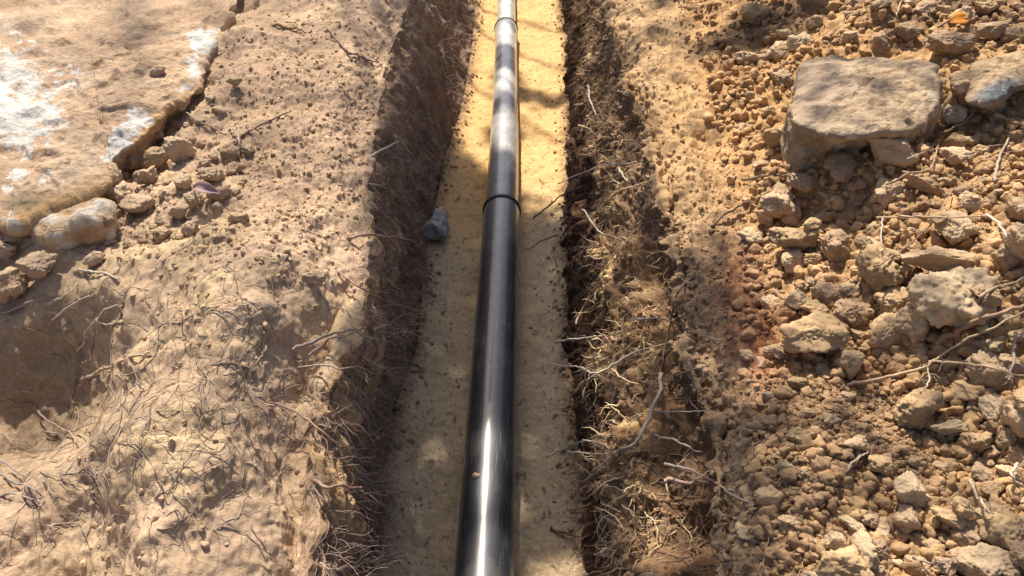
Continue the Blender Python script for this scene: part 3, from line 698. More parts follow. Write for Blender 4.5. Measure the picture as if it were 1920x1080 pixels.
def hug_roots(mask, n, seed, lmin, lmax, rmin, rmax, pal, dirf=None, lift=.6, wob=.35):
    idx = sample(mask, n, seed); rr = np.random.default_rng(seed + 7); polys = []
    for k in idx:
        p = Vector(Pf[k]); nn = Vector(Nf[k]); L = rr.uniform(lmin, lmax); st = 12
        d = Vector(rr.normal(size=3)) if dirf is None else Vector(dirf(rr)); c = np.array(pal[rr.integers(len(pal))]) * rr.uniform(.75, 1.25); r0 = rr.uniform(rmin, rmax)
        pts = []; bow = rr.uniform(0, .006)
        for s in range(st):
            loc, no, _, _ = BV.find_nearest(p)
            if loc is None: break
            if no.dot(nn) < 0: no = -no
            nn = no; h = r0 * lift + bow * math.sin(math.pi * s / (st - 1)); pts.append(np.array(loc + no * h))
            d = d - no * d.dot(no); d = d + Vector(rr.normal(size=3)) * wob * max(d.length, .1); d.normalize(); p = loc + d * (L / st)
        if len(pts) > 3: polys.append((pts, r0 * np.linspace(1, .35, len(pts)), c))
    return polys
brown = [(.24,.16,.125),(.30,.205,.16),(.17,.115,.09),(.38,.27,.22)]
grey = [(.34,.28,.23),(.26,.2,.165),(.42,.34,.26),(.2,.15,.12)]
straw = [(.50,.38,.22),(.42,.30,.17),(.34,.22,.12),(.26,.16,.09)]
zz = P[..., 2]
def stuff_roots(name, polys, label, sides=3):
    V, F, c = tubes(polys, sides); return tag(mesh_from(name, V, F, M_root, c), label, None, None, 'stuff')
nA = sstep(-.4, .4, pn(P, 7, 91.))
stuff_roots('fine_roots', wall_roots(m_wl * (.3 + nA) * sstep(.02, .08, zz) * (1 - .7 * sstep(.3, .4, zz)) , 3000, 21, .03, .12, .0004, .0011, .9, .5, brown) +
            hug_roots(m_wl * (.4 + nA), 1500, 22, .05, .18, .0005, .0013, brown + grey, dirf=lambda r: (r.normal() * .3, r.normal() * .4, -1)), 'tangled brown root hairs covering the left trench wall')
stuff_roots('fine_roots', wall_roots(m_wr * (.3 + nA) * sstep(.03, .1, zz) * sstep(.25, .20, zz), 2000, 23, .03, .11, .0004, .0011, .8, .5, [(.10,.06,.045),(.15,.09,.065),(.07,.045,.035),(.2,.12,.08)]) + wall_roots(m_wr * (.3 + nA) * sstep(.15, .2, zz) * (1 - .75 * sstep(.34, .42, zz)), 1500, 43, .03, .12, .0004, .0012, .9, .5, brown + straw) +  # roots at the wall foot coloured darker, shade included
            wall_roots(m_wr * nA * sstep(.18, .24, zz) * sstep(.40, .32, zz), 1300, 24, .03, .09, .0006, .0018, .6, .9, straw, wild=.7) +
            hug_roots(m_wr * (.2 + nA) * sstep(.18, .24, zz) * sstep(.45, .33, zz), 1100, 25, .05, .16, .0006, .0016, straw + brown, dirf=lambda r: (r.normal() * .3, r.normal() * .3, -1)), 'tangled straw coloured root hairs hanging from the right trench wall')
hug_l = m_bl * np.clip(blob(PX, PY, 330, 760, 260, 260) + .6 * blob(PX, PY, 60, 920, 110, 110) + .3 * blob(PX, PY, 540, 560, 120, 160), 0, 1)
strip_r = m_wr * sstep(.17, .23, zz) * sstep(.37, .31, zz) * (.15 + nA)
stuff_roots('frayed_roots', wall_roots(strip_r, 1000, 41, .02, .075, .0010, .0026, .7, .5, [(.66,.52,.32),(.58,.44,.26),(.42,.30,.18)], wild=.8, branch=.7), 'thick frayed straw coloured root ends along the middle of the right trench wall', sides=5)
stuff_roots('frayed_roots', wall_roots(m_wl * sstep(.04, .1, zz) * sstep(.45, .35, zz) * nA, 380, 42, .04, .12, .0009, .0018, .9, .4, [(.30,.22,.17),(.25,.17,.13),(.36,.27,.21)], wild=.6, branch=.8), 'thicker greyish pink roots poking out of the left trench wall', sides=5)
rimm = np.zeros_like(X); rimm[:, c4:] = np.exp(-(dr / .07) ** 2); rimm[:, c3:c4] = sstep(.36, .44, P[:, c3:c4, 2]) * .7
crumbs_on('soil_crumbs', rimm, 1800, 9, .002, .010, 'crumbling soil along the right trench rim', 1.0, lift=.2)
crumbs_on('soil_flakes', strip_r, 2600, 4, .002, .010, 'flaky pale soil along the middle of the right trench wall', 1.5)
crumbs_on('soil_crumbs', (m_fl + 0 * X) * (sstep(.16, .0, fx) + sstep(.84, 1, fx)), 1500, 6, .0015, .009, 'soil crumbs fallen from the walls along both edges of the trench floor', .9, lift=.2)
crumbs_on('sand_grit', m_fl * 1.0, 1300, 5, .0012, .0045, 'dark and pale grit scattered on the trench sand', .8, lift=.1)
stuff_roots('fine_roots', hug_roots(hug_l, 620, 26, .04, .18, .0004, .0013, grey, wob=.3, dirf=lambda r: (r.normal() + .3, r.normal(), 0)) + wall_roots(hug_l * nA, 220, 27, .02, .07, .0004, .0009, .7, .1, grey), 'net of fine grey roots over the left mound')
stuff_roots('fine_roots', hug_roots(m_br * (1 - .6 * heap), 420, 28, .03, .12, .0004, .0010, grey + brown) + wall_roots(m_br * np.clip(blob(PX, PY, 1410, 590, 60, 160) + .12, 0, 1), 700, 29, .01, .05, .0003, .0009, .8, 0, [(.24,.11,.06),(.16,.09,.06),(.32,.18,.1)]), 'short rusty and grey root hairs on the right shoulder')
stuff_roots('soil_litter', hug_roots(m_fl, 520, 30, .008, .05, .0004, .0010, brown), 'bits of dark root litter on the trench sand')
print('fine roots', round(time.time() - T0, 1))
# ---- the roots and twigs one can count: pixel polyline, lift above the surface (m) at each point, thickness px
PALE, GR, PK, DK, ST = (.50,.42,.33), (.33,.26,.21), (.38,.25,.19), (.14,.095,.075), (.48,.35,.20)
ROOTS = [
 ('root', [(683,306),(700,290),(722,278),(747,266)], [.0,.03,.05,.06], 7, PALE, 'pale broken root stub sticking out of the left rim near the top'),
 ('root', [(548,658),(585,640),(622,626),(655,620),(690,632),(712,640)], [.01,.03,.06,.08,.08,.07], 8, GR, 'thickest grey forked root reaching over the left rim'),
 ('root', [(560,680),(600,650),(630,632),(668,622)], [.01,.02,.04,.06], 6, GR, 'lower arm of the grey forked root on the left rim'),
 ('root', [(560,690),(610,684),(640,692),(672,688),(700,700)], [.01,.04,.06,.08,.09], 5, GR, 'curved root just under the grey forked root'),
 ('root', [(650,445),(700,442),(748,446),(772,452),(790,468),(803,490)], [.0,.03,.06,.09,.10,.10], 5, PK, 'long thin pink root stretching to the grey stone'),
 ('root', [(772,452),(782,462),(792,452)], [.09,.1,.1], 3, PK, 'tiny side fork at the tip of the long pink root'),
 ('root', [(690,345),(715,350),(735,362),(752,372)], [.0,.03,.05,.05], 4, GR, 'thin curved root on the left wall below the pale stub'),
 ('root', [(630,505),(655,525),(690,548),(740,570),(800,590)], [.0,.02,.05,.06,.05], 4, PK, 'reddish root running down from the pale rim stone'),
 ('root', [(700,620),(720,612),(750,618),(780,628),(812,645)], [.05,.08,.09,.09,.08], 5, PK, 'pink root reaching toward the trench floor from the left wall'),
 ('root', [(730,610),(742,596),(765,590),(812,586)], [.08,.09,.09,.08], 3, PK, 'thin upper branch of the pink root reaching to the floor'),
 ('root', [(500,752),(560,775),(620,822),(670,852),(692,858)], [.01,.02,.04,.08,.09], 4, PK, 'long root slanting down across the left rim'),
 ('root', [(588,900),(612,912),(645,912),(676,915)], [.0,.04,.07,.09], 8, PK, 'stubby pink root jutting from the left rim'),
 ('root', [(590,915),(605,935),(630,958)], [.0,.03,.05], 3, GR, 'thin root hanging under the stubby pink root'),
 ('root', [(610,1015),(650,1020),(680,1028),(695,1040)], [.0,.04,.07,.08], 4, PALE, 'pale thin root near the bottom of the left wall'),
 ('root', [(630,1068),(670,1060),(715,1045),(760,1036)], [.02,.06,.07,.06], 6, GR, 'grey branching root at the bottom of the left wall'),
 ('root', [(600,1055),(620,1068),(640,1090)], [.02,.04,.05], 5, PALE, 'pale root crossing the bottom edge by the left wall'),
 ('root', [(700,905),(725,902),(752,896)], [.04,.05,.05], 3, GR, 'short straight root over the trench sand on the left'),
 ('root', [(715,700),(745,708),(775,712)], [.06,.07,.07], 3, GR, 'short level root low on the left wall'),
 # left mound
 ('root', [(138,508),(165,508),(195,513),(224,522)], [.006,.012,.012,.005], 7, PALE, 'arched pale root below the long white rock'),
 ('root', [(0,588),(30,578),(60,564),(90,556)], [.006,.01,.01,.004], 6, GR, 'grey root rising from the left edge above the hollow'),
 ('root', [(88,570),(110,560),(130,550),(145,530)], [.005,.012,.012,.004], 5, PALE, 'pale kinked root beside the hollow'),
 ('root', [(98,600),(130,575),(160,558),(185,548)], [.005,.012,.012,.004], 5, PALE, 'straight pale root under the kinked one'),
 ('root', [(145,660),(158,640),(162,620),(180,600),(200,580),(225,570),(235,540)], [.005,.012,.012,.012,.01,.01,.004], 5, PALE, 'zigzag pale root climbing the hollow edge'),
 ('root', [(180,604),(205,608),(222,600),(228,570)], [.01,.012,.01,.004], 4, PALE, 'looped side branch of the zigzag root'),
 ('root', [(335,603),(300,612),(294,640),(290,665),(270,690),(230,705)], [.004,.006,.006,.006,.004,.002], 5, GR, 'curved root shaped like a hook on the left mound'),
 ('root', [(150,712),(180,700),(205,688),(250,668),(290,666)], [.008,.01,.01,.006,.0], 9, (.42,.32,.22), 'thick dusty root half buried across the mound'),
 ('root', [(230,730),(228,765),(222,800),(210,840),(180,880)], [.004,.006,.006,.004,.002], 4, GR, 'long thin vertical root down the mound face'),
 ('root', [(250,770),(300,770),(380,771)], [.003,.004,.002], 4, (.40,.32,.24), 'straight level root lying on the mound'),
 ('root', [(70,770),(100,795),(130,812),(145,830),(160,858)], [.01,.02,.02,.015,.01], 4, GR, 'loose root crossing the dark hollow edge'),
 ('root', [(85,810),(130,812),(165,795),(205,790)], [.01,.02,.015,.006], 4, GR, 'root crossing the loose root at the hollow'),
 ('root', [(505,645),(492,665),(480,680),(468,705)], [.008,.015,.02,.01], 5, GR, 'bare grey twig standing on the mound'),
 ('root', [(290,880),(300,900),(315,925),(345,865)], [.004,.01,.01,.004], 3, DK, 'dark thin root beside the burrow hole'),
 ('root', [(0,890),(30,905),(60,915),(80,930)], [.008,.02,.02,.008], 5, (.25,.23,.22), 'grey blue root at the left edge'),
 ('root', [(0,930),(25,925),(60,935),(85,932)], [.008,.015,.015,.008], 5, (.25,.23,.22), 'lower grey blue root at the left edge'),
 ('root', [(80,1000),(90,985),(100,1000),(78,1035)], [.005,.01,.01,.005], 3, GR, 'small bent root in the lower left corner'),
 ('root', [(470,990),(500,1025),(520,1055)], [.003,.006,.004], 4, PK, 'pink root low on the left mound'),
 ('root', [(0,860),(40,890),(85,905)], [.008,.02,.01], 4, (.27,.24,.22), 'upper grey blue root at the left edge'),
 # twigs on left bank
 ('twig', [(345,208),(380,232),(420,248),(440,250)], [.006,.012,.012,.004], 5, (.30,.22,.15), 'brown twig leaning out from the edge of the huge boulder'),
 ('twig', [(447,284),(449,265),(446,240)], [.004,.03,.035], 5, PALE, 'short pale peg standing on the upper left bank'),
 ('twig', [(452,256),(478,240),(510,224),(540,210)], [.004,.015,.02,.02], 6, (.23,.15,.11), 'straight brown twig beside the short pale peg'),
 ('twig', [(613,55),(635,80),(655,98),(680,108),(710,118)], [.004,.02,.02,.015,.01], 5, (.17,.10,.09), 'dark twig lying near the rim at the upper left'),
 ('root', [(510,48),(540,50),(562,56),(584,62)], [.003,.01,.01,.003], 7, (.38,.25,.14), 'half buried root bump at the top of the left bank'),
 ('twig', [(545,350),(562,400),(575,440),(580,500)], [.003,.006,.006,.004], 3, (.24,.17,.13), 'very thin root running down beside the left rim'),
 # right wall
 ('root', [(1238,700),(1235,735),(1215,790),(1190,830),(1150,852),(1115,882),(1098,905)], [.03,.06,.09,.11,.11,.10,.07], 9, GR, 'thick grey root curving down over the right wall'),
 ('root', [(1295,520),(1270,550),(1258,600),(1246,660),(1238,700)], [.004,.015,.02,.03,.03], 6, (.20,.14,.11), 'dark upper part of the thick curving root'),
 ('root', [(1043,640),(1080,636),(1110,632),(1135,628)], [.08,.09,.09,.06], 5, PALE, 'pale root pointing left over the sand'),
 ('root', [(1038,684),(1070,687),(1095,690),(1108,700),(1140,690),(1190,660),(1262,644)], [.09,.10,.10,.10,.09,.07,.02], 5, PALE, 'long pale root with a kink across the right wall'),
 ('root', [(1147,690),(1165,708),(1200,722)], [.08,.09,.08], 5, ST, 'straw root forking down from the kinked root'),
 ('root', [(1032,853),(1055,842),(1080,830),(1115,828),(1145,842)], [.10,.11,.11,.10,.06], 5, PALE, 'bowed pale root reaching over the sand'),
 ('root', [(1066,847),(1105,850),(1140,852)], [.1,.1,.06], 4, PALE, 'straight pale root under the bowed one'),
 ('root', [(1228,815),(1262,825),(1290,838),(1315,848)], [.06,.08,.06,.02], 6, GR, 'grey root stub in the hollow of the right wall'),
 ('root', [(1245,868),(1290,880),(1330,898),(1370,925),(1415,948)], [.06,.06,.05,.03,.006], 7, GR, 'long grey root running up onto the right shoulder'),
 ('root', [(1252,905),(1290,902),(1330,906)], [.06,.06,.03], 10, PK, 'stout pinkish root stub below the long grey root'),
 ('root', [(1225,773),(1270,772),(1330,770)], [.05,.06,.02], 4, GR, 'straight level root high on the right wall'),
 ('root', [(1180,600),(1230,597),(1270,605),(1310,625),(1350,640)], [.06,.05,.04,.02,.005], 4, GR, 'arched thin root over the upper right rim'),
 ('root', [(1275,702),(1300,692),(1330,684)], [.02,.03,.01], 5, GR, 'short grey root poking from the right rim'),
 ('root', [(1065,335),(1100,322),(1130,310),(1165,308),(1195,303)], [.09,.09,.08,.06,.03], 4, PALE, 'pale root spanning the upper right wall'),
 ('root', [(1112,405),(1135,380),(1160,360),(1200,345),(1222,340)], [.07,.08,.07,.04,.02], 5, ST, 'straw root slanting across the upper right wall'),
 ('root', [(1093,392),(1110,418),(1130,438),(1160,445),(1190,455)], [.08,.09,.09,.07,.05], 5, GR, 'drooping grey root on the upper right wall'),
 ('root', [(1102,160),(1106,185),(1118,215)], [.05,.07,.06], 5, PALE, 'pale curved root near the top of the right wall'),
 ('root', [(1085,235),(1105,242),(1118,255)], [.06,.07,.05], 4, ST, 'short straw root below the pale curved one'),
 ('root', [(1160,315),(1168,328),(1174,340)], [.06,.06,.04], 5, PALE, 'small white broken root in the shade of the right rim'),
 ('root', [(1000,410),(1030,385),(1060,362),(1090,350)], [.08,.09,.08,.03], 4, DK, 'dark root reaching over the pipe side sand'),
 ('root', [(1045,440),(1010,455),(990,470)], [.06,.06,.04], 3, DK, 'thin dark root below the dark reaching one'),
 ('root', [(1045,500),(1040,470),(1060,430)], [.06,.07,.04], 3, DK, 'dark vertical root hanging in front of the sand'),
 ('root', [(1078,608),(1092,580),(1104,555)], [.08,.08,.05], 4, PK, 'pinkish root hanging beside the undercut'),
 ('root', [(1030,990),(1050,998),(1075,1004),(1092,1010)], [.004,.012,.01,.008], 7, (.12,.075,.05), 'dark stick on the sand at the bottom'),
 ('root', [(1115,1040),(1140,1030),(1165,1012)], [.05,.06,.03], 4, PALE, 'pale thin root at the foot of the right wall'),
 ('root', [(1380,1005),(1410,1012),(1432,1022)], [.004,.01,.006], 5, GR, 'grey root on the lower right shoulder'),
 ('root', [(1445,960),(1442,1000),(1435,1040),(1425,1080)], [.005,.01,.01,.005], 4, GR, 'thin vertical root on the lower right shoulder'),
 # right bank
 ('branch', [(1590,722),(1640,712),(1690,700),(1740,685),(1775,660),(1830,628),(1930,580)], [.01,.03,.05,.05,.05,.05,.05], 8, (.40,.29,.18), 'long bent brown branch across the right heap'),
 ('twig', [(1742,678),(1800,680),(1860,690),(1925,706)], [.05,.05,.05,.04], 6, (.42,.31,.20), 'straight twig pointing right from the long branch'),
 ('twig', [(1740,690),(1742,715),(1725,735)], [.05,.02,.005], 4, PALE, 'short pale twig under the fork of the long branch'),
 ('branch', [(1760,640),(1810,612),(1860,592),(1930,570)], [.02,.05,.06,.06], 14, (.30,.20,.13), 'dark thick bark strip in the root bundle'),
 ('branch', [(1830,560),(1870,540),(1930,516)], [.04,.05,.05], 8, (.36,.26,.17), 'upper branch of the root bundle at the right edge'),
 ('branch', [(1905,625),(1900,660),(1895,700),(1890,720)], [.05,.04,.04,.01], 7, GR, 'upright grey stick below the root bundle'),
 ('twig', [(1645,408),(1700,406),(1770,407),(1850,405)], [.03,.04,.05,.03], 5, (.45,.33,.22), 'thin horizontal root over the clods'),
 ('twig', [(1655,410),(1652,440),(1655,470)], [.03,.02,.01], 4, PALE, 'white rootlet hanging from the thin horizontal root'),
 ('twig', [(1850,402),(1872,418),(1885,440),(1890,462)], [.03,.03,.03,.01], 6, PALE, 'forked pale root at the right of the horizontal one'),
 ('twig', [(1640,500),(1700,462),(1745,420),(1775,375),(1790,350)], [.03,.04,.05,.04,.02], 4, (.30,.2,.13), 'thin brown root slanting up through the heap'),
 ('twig', [(1660,345),(1700,330),(1745,312),(1755,290),(1762,262)], [.01,.03,.03,.03,.02], 5, (.34,.24,.15), 'bent twig right of the pointed stone'),
 ('twig', [(1762,250),(1790,240),(1815,222),(1828,205)], [.02,.03,.03,.01], 5, (.42,.32,.22), 'forked twig at the right side of the blocky boulder'),
 ('twig', [(1700,298),(1735,285),(1752,280)], [.06,.05,.03], 3, (.4,.32,.24), 'tiny twig tip at the dark gap'),
 ('twig', [(1866,340),(1870,310),(1885,270),(1900,225)], [.01,.03,.03,.02], 7, (.38,.29,.2), 'pale upright twig in the small clods at the right'),
 ('twig', [(1815,300),(1840,280),(1870,272),(1890,270)], [.01,.03,.03,.02], 5, (.34,.24,.16), 'curved brown twig beside the upright twig'),
 ('twig', [(1395,338),(1430,330),(1465,327),(1495,332)], [.01,.02,.02,.01], 7, (.24,.17,.12), 'dark root strip left of the blocky boulder'),
 ('twig', [(1335,425),(1360,400),(1395,382),(1420,378)], [.005,.015,.02,.01], 7, (.17,.11,.08), 'dark split root on the upper right shoulder'),
 ('twig', [(1585,885),(1600,865),(1625,848),(1640,832)], [.01,.02,.02,.01], 5, (.46,.37,.26), 'pale twig pointing down left of the large rounded clod'),
 ('twig', [(1500,940),(1540,930),(1570,905),(1610,855),(1645,825)], [.004,.01,.01,.01,.008], 7, (.22,.16,.12), 'dark curved root behind the pale twig'),
 ('twig', [(1470,865),(1520,892),(1545,905)], [.004,.012,.004], 4, (.30,.22,.17), 'thin root across the fine soil of the shoulder'),
 ('twig', [(1820,900),(1830,925),(1845,950),(1860,962)], [.02,.03,.03,.01], 7, (.48,.39,.29), 'pale stick leaning in the lower right clods'),
 ('twig', [(1712,1045),(1740,1055),(1765,1056),(1790,1045)], [.02,.02,.02,.01], 6, (.28,.21,.17), 'curved grey twig above the bottom edge'),
 ('twig', [(1905,870),(1898,890),(1908,905),(1925,915)], [.03,.04,.04,.02], 7, PALE, 'forked grey twig at the right edge'),
 ('twig', [(1690,6),(1680,28),(1688,40)], [.01,.03,.01], 4, (.4,.3,.2), 'thin pale twig at the top right'),
 ('twig', [(1760,50),(1790,30),(1820,5)], [.01,.03,.03], 5, (.33,.24,.17), 'brown twig beside the orange leaf'),
]
allr = random.Random(9)
def catm(A, k=6):
    A = np.asarray(A, float); out = []
    for i in range(len(A) - 1):
        p0, p1, p2, p3 = A[max(i - 1, 0)], A[i], A[i + 1], A[min(i + 2, len(A) - 1)]
        for s in range(k):
            f = s / k; out.append(.5 * (2 * p1 + (p2 - p0) * f + (2 * p0 - 5 * p1 + 4 * p2 - p3) * f * f + (3 * p1 - p0 - 3 * p2 + p3) * f ** 3))
    out.append(A[-1]); return np.array(out)
for kk, (nm, pts, lifts, wpx, c, lab) in enumerate(ROOTS):
    w3 = []; zcs = []
    for (px, py), lf in zip(pts, lifts):
        p, n, zc = hit(px, py, True); v = ray(px, py)
        p = p - v * lf / max(.35, 1.0); w3.append(p); zcs.append((p - CAM) @ FW)
    # the depth along a root changes smoothly even where the wall behind it steps
    q = np.array(w3); dist = np.linalg.norm(q - CAM, axis=1)
    if len(dist) > 2:
        d2 = dist.copy(); d2[1:-1] = np.minimum(dist[1:-1], .25 * dist[:-2] + .5 * dist[1:-1] + .25 * dist[2:]); d2[0] = min(dist[0], d2[1] + .08); d2[-1] = min(dist[-1], d2[-2] + .08); q = CAM + (q - CAM) * (d2 / dist)[:, None]
    q = catm(q); zc = float(np.mean(zcs)); r0 = wpx * .42 * zc / FPX
    rr = np.random.default_rng(kk + 900); n = len(q)
    q = q + np.stack([perlin(np.arange(n) * .23 + kk * 9.1, np.full(n, a * 5.), np.zeros(n)) for a in (1, 2, 3)], 1) * r0 * 1.6 + np.stack([perlin(np.arange(n) * .71 + kk * 3.3, np.full(n, a * 7.), np.zeros(n)) for a in (1, 2, 3)], 1) * r0 * 1.3
    rad = r0 * np.linspace(1.1, .55, n) * (1 + .22 * perlin(np.arange(n) * .6, np.full(n, kk * 1.), np.zeros(n)))
    V, F, cc = tubes([(q, rad, c)], 8)
    o = mesh_from(nm, V, F, M_root, cc); tag(o, lab, nm)
    for j in range(int(2 + len(pts) * .7)):
        i = rr.integers(2, n - 1); p = q[i].copy(); d = rr.normal(size=3); d /= np.linalg.norm(d); pp = [p.copy()]
        L = rr.uniform(.012, .05)
        for s in range(6): d = d + rr.normal(size=3) * .35; d /= np.linalg.norm(d); p = p + d * L / 6; pp.append(p.copy())
        V, F, cc = tubes([(pp, r0 * .3 * np.linspace(1, .4, 7), c)], 4); mesh_from('rootlet', V, F, M_root, cc, parent=o)
print('roots', round(time.time() - T0, 1))

# ------------------------------------------------------------------ pipe
mp = bpy.data.materials.new('black_plastic'); mp.use_nodes = True; n_ = mp.node_tree; L2 = n_.links; b = n_.nodes['Principled BSDF']
tc = n_.nodes.new('ShaderNodeTexCoord'); mp1 = n_.nodes.new('ShaderNodeMapping'); mp1.inputs['Scale'].default_value = (1, .03, 1)
L2.new(tc.outputs['Object'], mp1.inputs[0])
sn = n_.nodes.new('ShaderNodeTexNoise'); sn.inputs['Scale'].default_value = 420; sn.inputs['Detail'].default_value = 4; L2.new(mp1.outputs[0], sn.inputs[0])
dn = n_.nodes.new('ShaderNodeTexNoise'); dn.inputs['Scale'].default_value = 14; dn.inputs['Detail'].default_value = 8; dn.inputs['Roughness'].default_value = .72; L2.new(tc.outputs['Object'], dn.inputs[0])
sp = n_.nodes.new('ShaderNodeTexNoise'); sp.inputs['Scale'].default_value = 90; sp.inputs['Detail'].default_value = 6; sp.inputs['Roughness'].default_value = .65; L2.new(tc.outputs['Object'], sp.inputs[0])
rr1 = n_.nodes.new('ShaderNodeMapRange'); rr1.inputs[1].default_value = .3; rr1.inputs[2].default_value = .75; rr1.inputs[3].default_value = .48; rr1.inputs[4].default_value = .62
L2.new(dn.outputs[0], rr1.inputs[0]); L2.new(rr1.outputs[0], b.inputs['Roughness'])
scr = n_.nodes.new('ShaderNodeMapRange'); scr.inputs[1].default_value = .61; scr.inputs[2].default_value = .70; L2.new(sn.outputs[0], scr.inputs[0])
dst = n_.nodes.new('ShaderNodeMapRange'); dst.inputs[1].default_value = .52; dst.inputs[2].default_value = .78; L2.new(dn.outputs[0], dst.inputs[0])
spk = n_.nodes.new('ShaderNodeMapRange'); spk.inputs[1].default_value = .66; spk.inputs[2].default_value = .72; L2.new(sp.outputs[0], spk.inputs[0])
ma = n_.nodes.new('ShaderNodeMath'); ma.operation = 'MULTIPLY_ADD'; ma.inputs[1].default_value = .22; L2.new(scr.outputs[0], ma.inputs[0])
mb = n_.nodes.new('ShaderNodeMath'); mb.operation = 'MULTIPLY_ADD'; mb.inputs[1].default_value = .12; mb.inputs[2].default_value = .02; L2.new(dst.outputs[0], mb.inputs[0]); L2.new(mb.outputs[0], ma.inputs[2])
mcn = n_.nodes.new('ShaderNodeMath'); mcn.operation = 'MULTIPLY_ADD'; mcn.inputs[1].default_value = .4; mcn.use_clamp = True; L2.new(spk.outputs[0], mcn.inputs[0]); L2.new(ma.outputs[0], mcn.inputs[2])
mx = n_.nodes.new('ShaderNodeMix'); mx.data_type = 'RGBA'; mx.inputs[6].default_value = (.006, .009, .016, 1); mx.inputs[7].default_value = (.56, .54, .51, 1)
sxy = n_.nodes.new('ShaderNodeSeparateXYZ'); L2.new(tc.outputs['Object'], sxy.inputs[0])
yr = n_.nodes.new('ShaderNodeMapRange'); yr.inputs[1].default_value = 1.9; yr.inputs[2].default_value = 3.2; yr.inputs[3].default_value = 0; yr.inputs[4].default_value = .85; L2.new(sxy.outputs[1], yr.inputs[0])  # paler towards the far end: sun glare painted into the base colour
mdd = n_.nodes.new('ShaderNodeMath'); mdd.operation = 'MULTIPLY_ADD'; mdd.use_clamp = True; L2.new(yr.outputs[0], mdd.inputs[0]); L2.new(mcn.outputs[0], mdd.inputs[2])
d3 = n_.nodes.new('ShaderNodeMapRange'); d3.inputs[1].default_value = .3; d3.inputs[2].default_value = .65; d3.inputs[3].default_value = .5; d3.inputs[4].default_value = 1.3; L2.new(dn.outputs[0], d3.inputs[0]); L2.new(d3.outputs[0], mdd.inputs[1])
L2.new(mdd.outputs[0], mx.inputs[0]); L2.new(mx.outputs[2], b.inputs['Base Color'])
b.inputs['Specular IOR Level'].default_value = .55; b.inputs['Coat Weight'].default_value = 1.0; b.inputs['Coat IOR'].default_value = 1.6; b.inputs['Coat Roughness'].default_value = .21
bmp = n_.nodes.new('ShaderNodeBump'); bmp.inputs['Strength'].default_value = .12; bmp.inputs['Distance'].default_value = .001; L2.new(sn.outputs[0], bmp.inputs['Height']); L2.new(bmp.outputs[0], b.inputs['Normal'])
ms = bpy.data.materials.new('rubber_seal'); ms.use_nodes = True; ms.node_tree.nodes['Principled BSDF'].inputs['Base Color'].default_value = (.008, .008, .009, 1); ms.node_tree.nodes['Principled BSDF'].inputs['Roughness'].default_value = .6
RP = .0628
def axis_at(px, py, z=.070): return at_z(px, py, z)
ax = [axis_at(907, 1080), axis_at(941, 385), axis_at(946, 240), axis_at(949, 45), axis_at(950, -40)]
for q in ax: q[2] = .058
ax[0] = ax[1] + (ax[0] - ax[1]) * 4.2
far = ax[-1] + (ax[-1] - ax[-2]) * 6; far[2] = .055; ax.append(far)
ax = np.array(ax)
def axp(y): return np.array([np.interp(y, ax[:, 1], ax[:, 0]), y, np.interp(y, ax[:, 1], ax[:, 2])])
def top_y(py): return at_z(945, py, .058 + RP)[1]
j1, j2, j3 = top_y(368), top_y(205), top_y(33)
pipe = bpy.data.objects.new('drain_pipe', None); C.objects.link(pipe); pipe.location = (0, 0, 0)
tag(pipe, 'long black plastic pipe laid along the sandy trench floor', 'pipe')
def lathe(name, prof, m, parent, closed_end=True):
    R = []; K = 96; an = np.linspace(0, 2 * math.pi, K, endpoint=False)
    for y, rad in prof:
        c = axp(y); R.append(np.stack([c[0] + rad * np.cos(an), np.full(K, y), c[2] + rad * np.sin(an)], 1))
    R = np.array(R); return mesh_from(name, R.reshape(-1, 3), grid_faces(len(prof), K, True), m, parent=parent)
def span(a, b, ra, rb, n=24): return [(y, ra + (rb - ra) * i / (n - 1)) for i, y in enumerate(np.linspace(a, b, n))]
RB, RC, RD = RP * .925, RP * .885, RP * .82
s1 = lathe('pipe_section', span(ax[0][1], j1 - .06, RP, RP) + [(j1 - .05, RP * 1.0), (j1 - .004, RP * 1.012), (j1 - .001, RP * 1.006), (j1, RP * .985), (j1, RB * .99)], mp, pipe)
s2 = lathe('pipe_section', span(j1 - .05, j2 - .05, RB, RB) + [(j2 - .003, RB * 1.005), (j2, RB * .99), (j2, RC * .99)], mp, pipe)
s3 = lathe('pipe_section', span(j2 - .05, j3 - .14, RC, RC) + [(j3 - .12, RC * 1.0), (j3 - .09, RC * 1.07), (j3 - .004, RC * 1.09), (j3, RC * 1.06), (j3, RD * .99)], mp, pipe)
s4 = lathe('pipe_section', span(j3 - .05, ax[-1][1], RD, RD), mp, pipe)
def seal(y, ra, wd, par): return lathe('joint_seal', [(y - wd, ra * .97), (y - wd, ra * 1.04), (y - wd * .5, ra * 1.075), (y + wd * .5, ra * 1.075), (y + wd, ra * 1.04), (y + wd, RB * .9)], ms, par)
seal(j1 + .003, RP, .009, s1); seal(j3 + .003, RC * 1.07, .005, s3)
q = axp(at_z(893, 905, .12)[1]); pb = lump('pebble', 893, 893, 17, L_, 12); pb.location = at_z(893, 893, .112)
tag(pb, 'tiny brown pebble sitting on the black pipe', 'pebble')

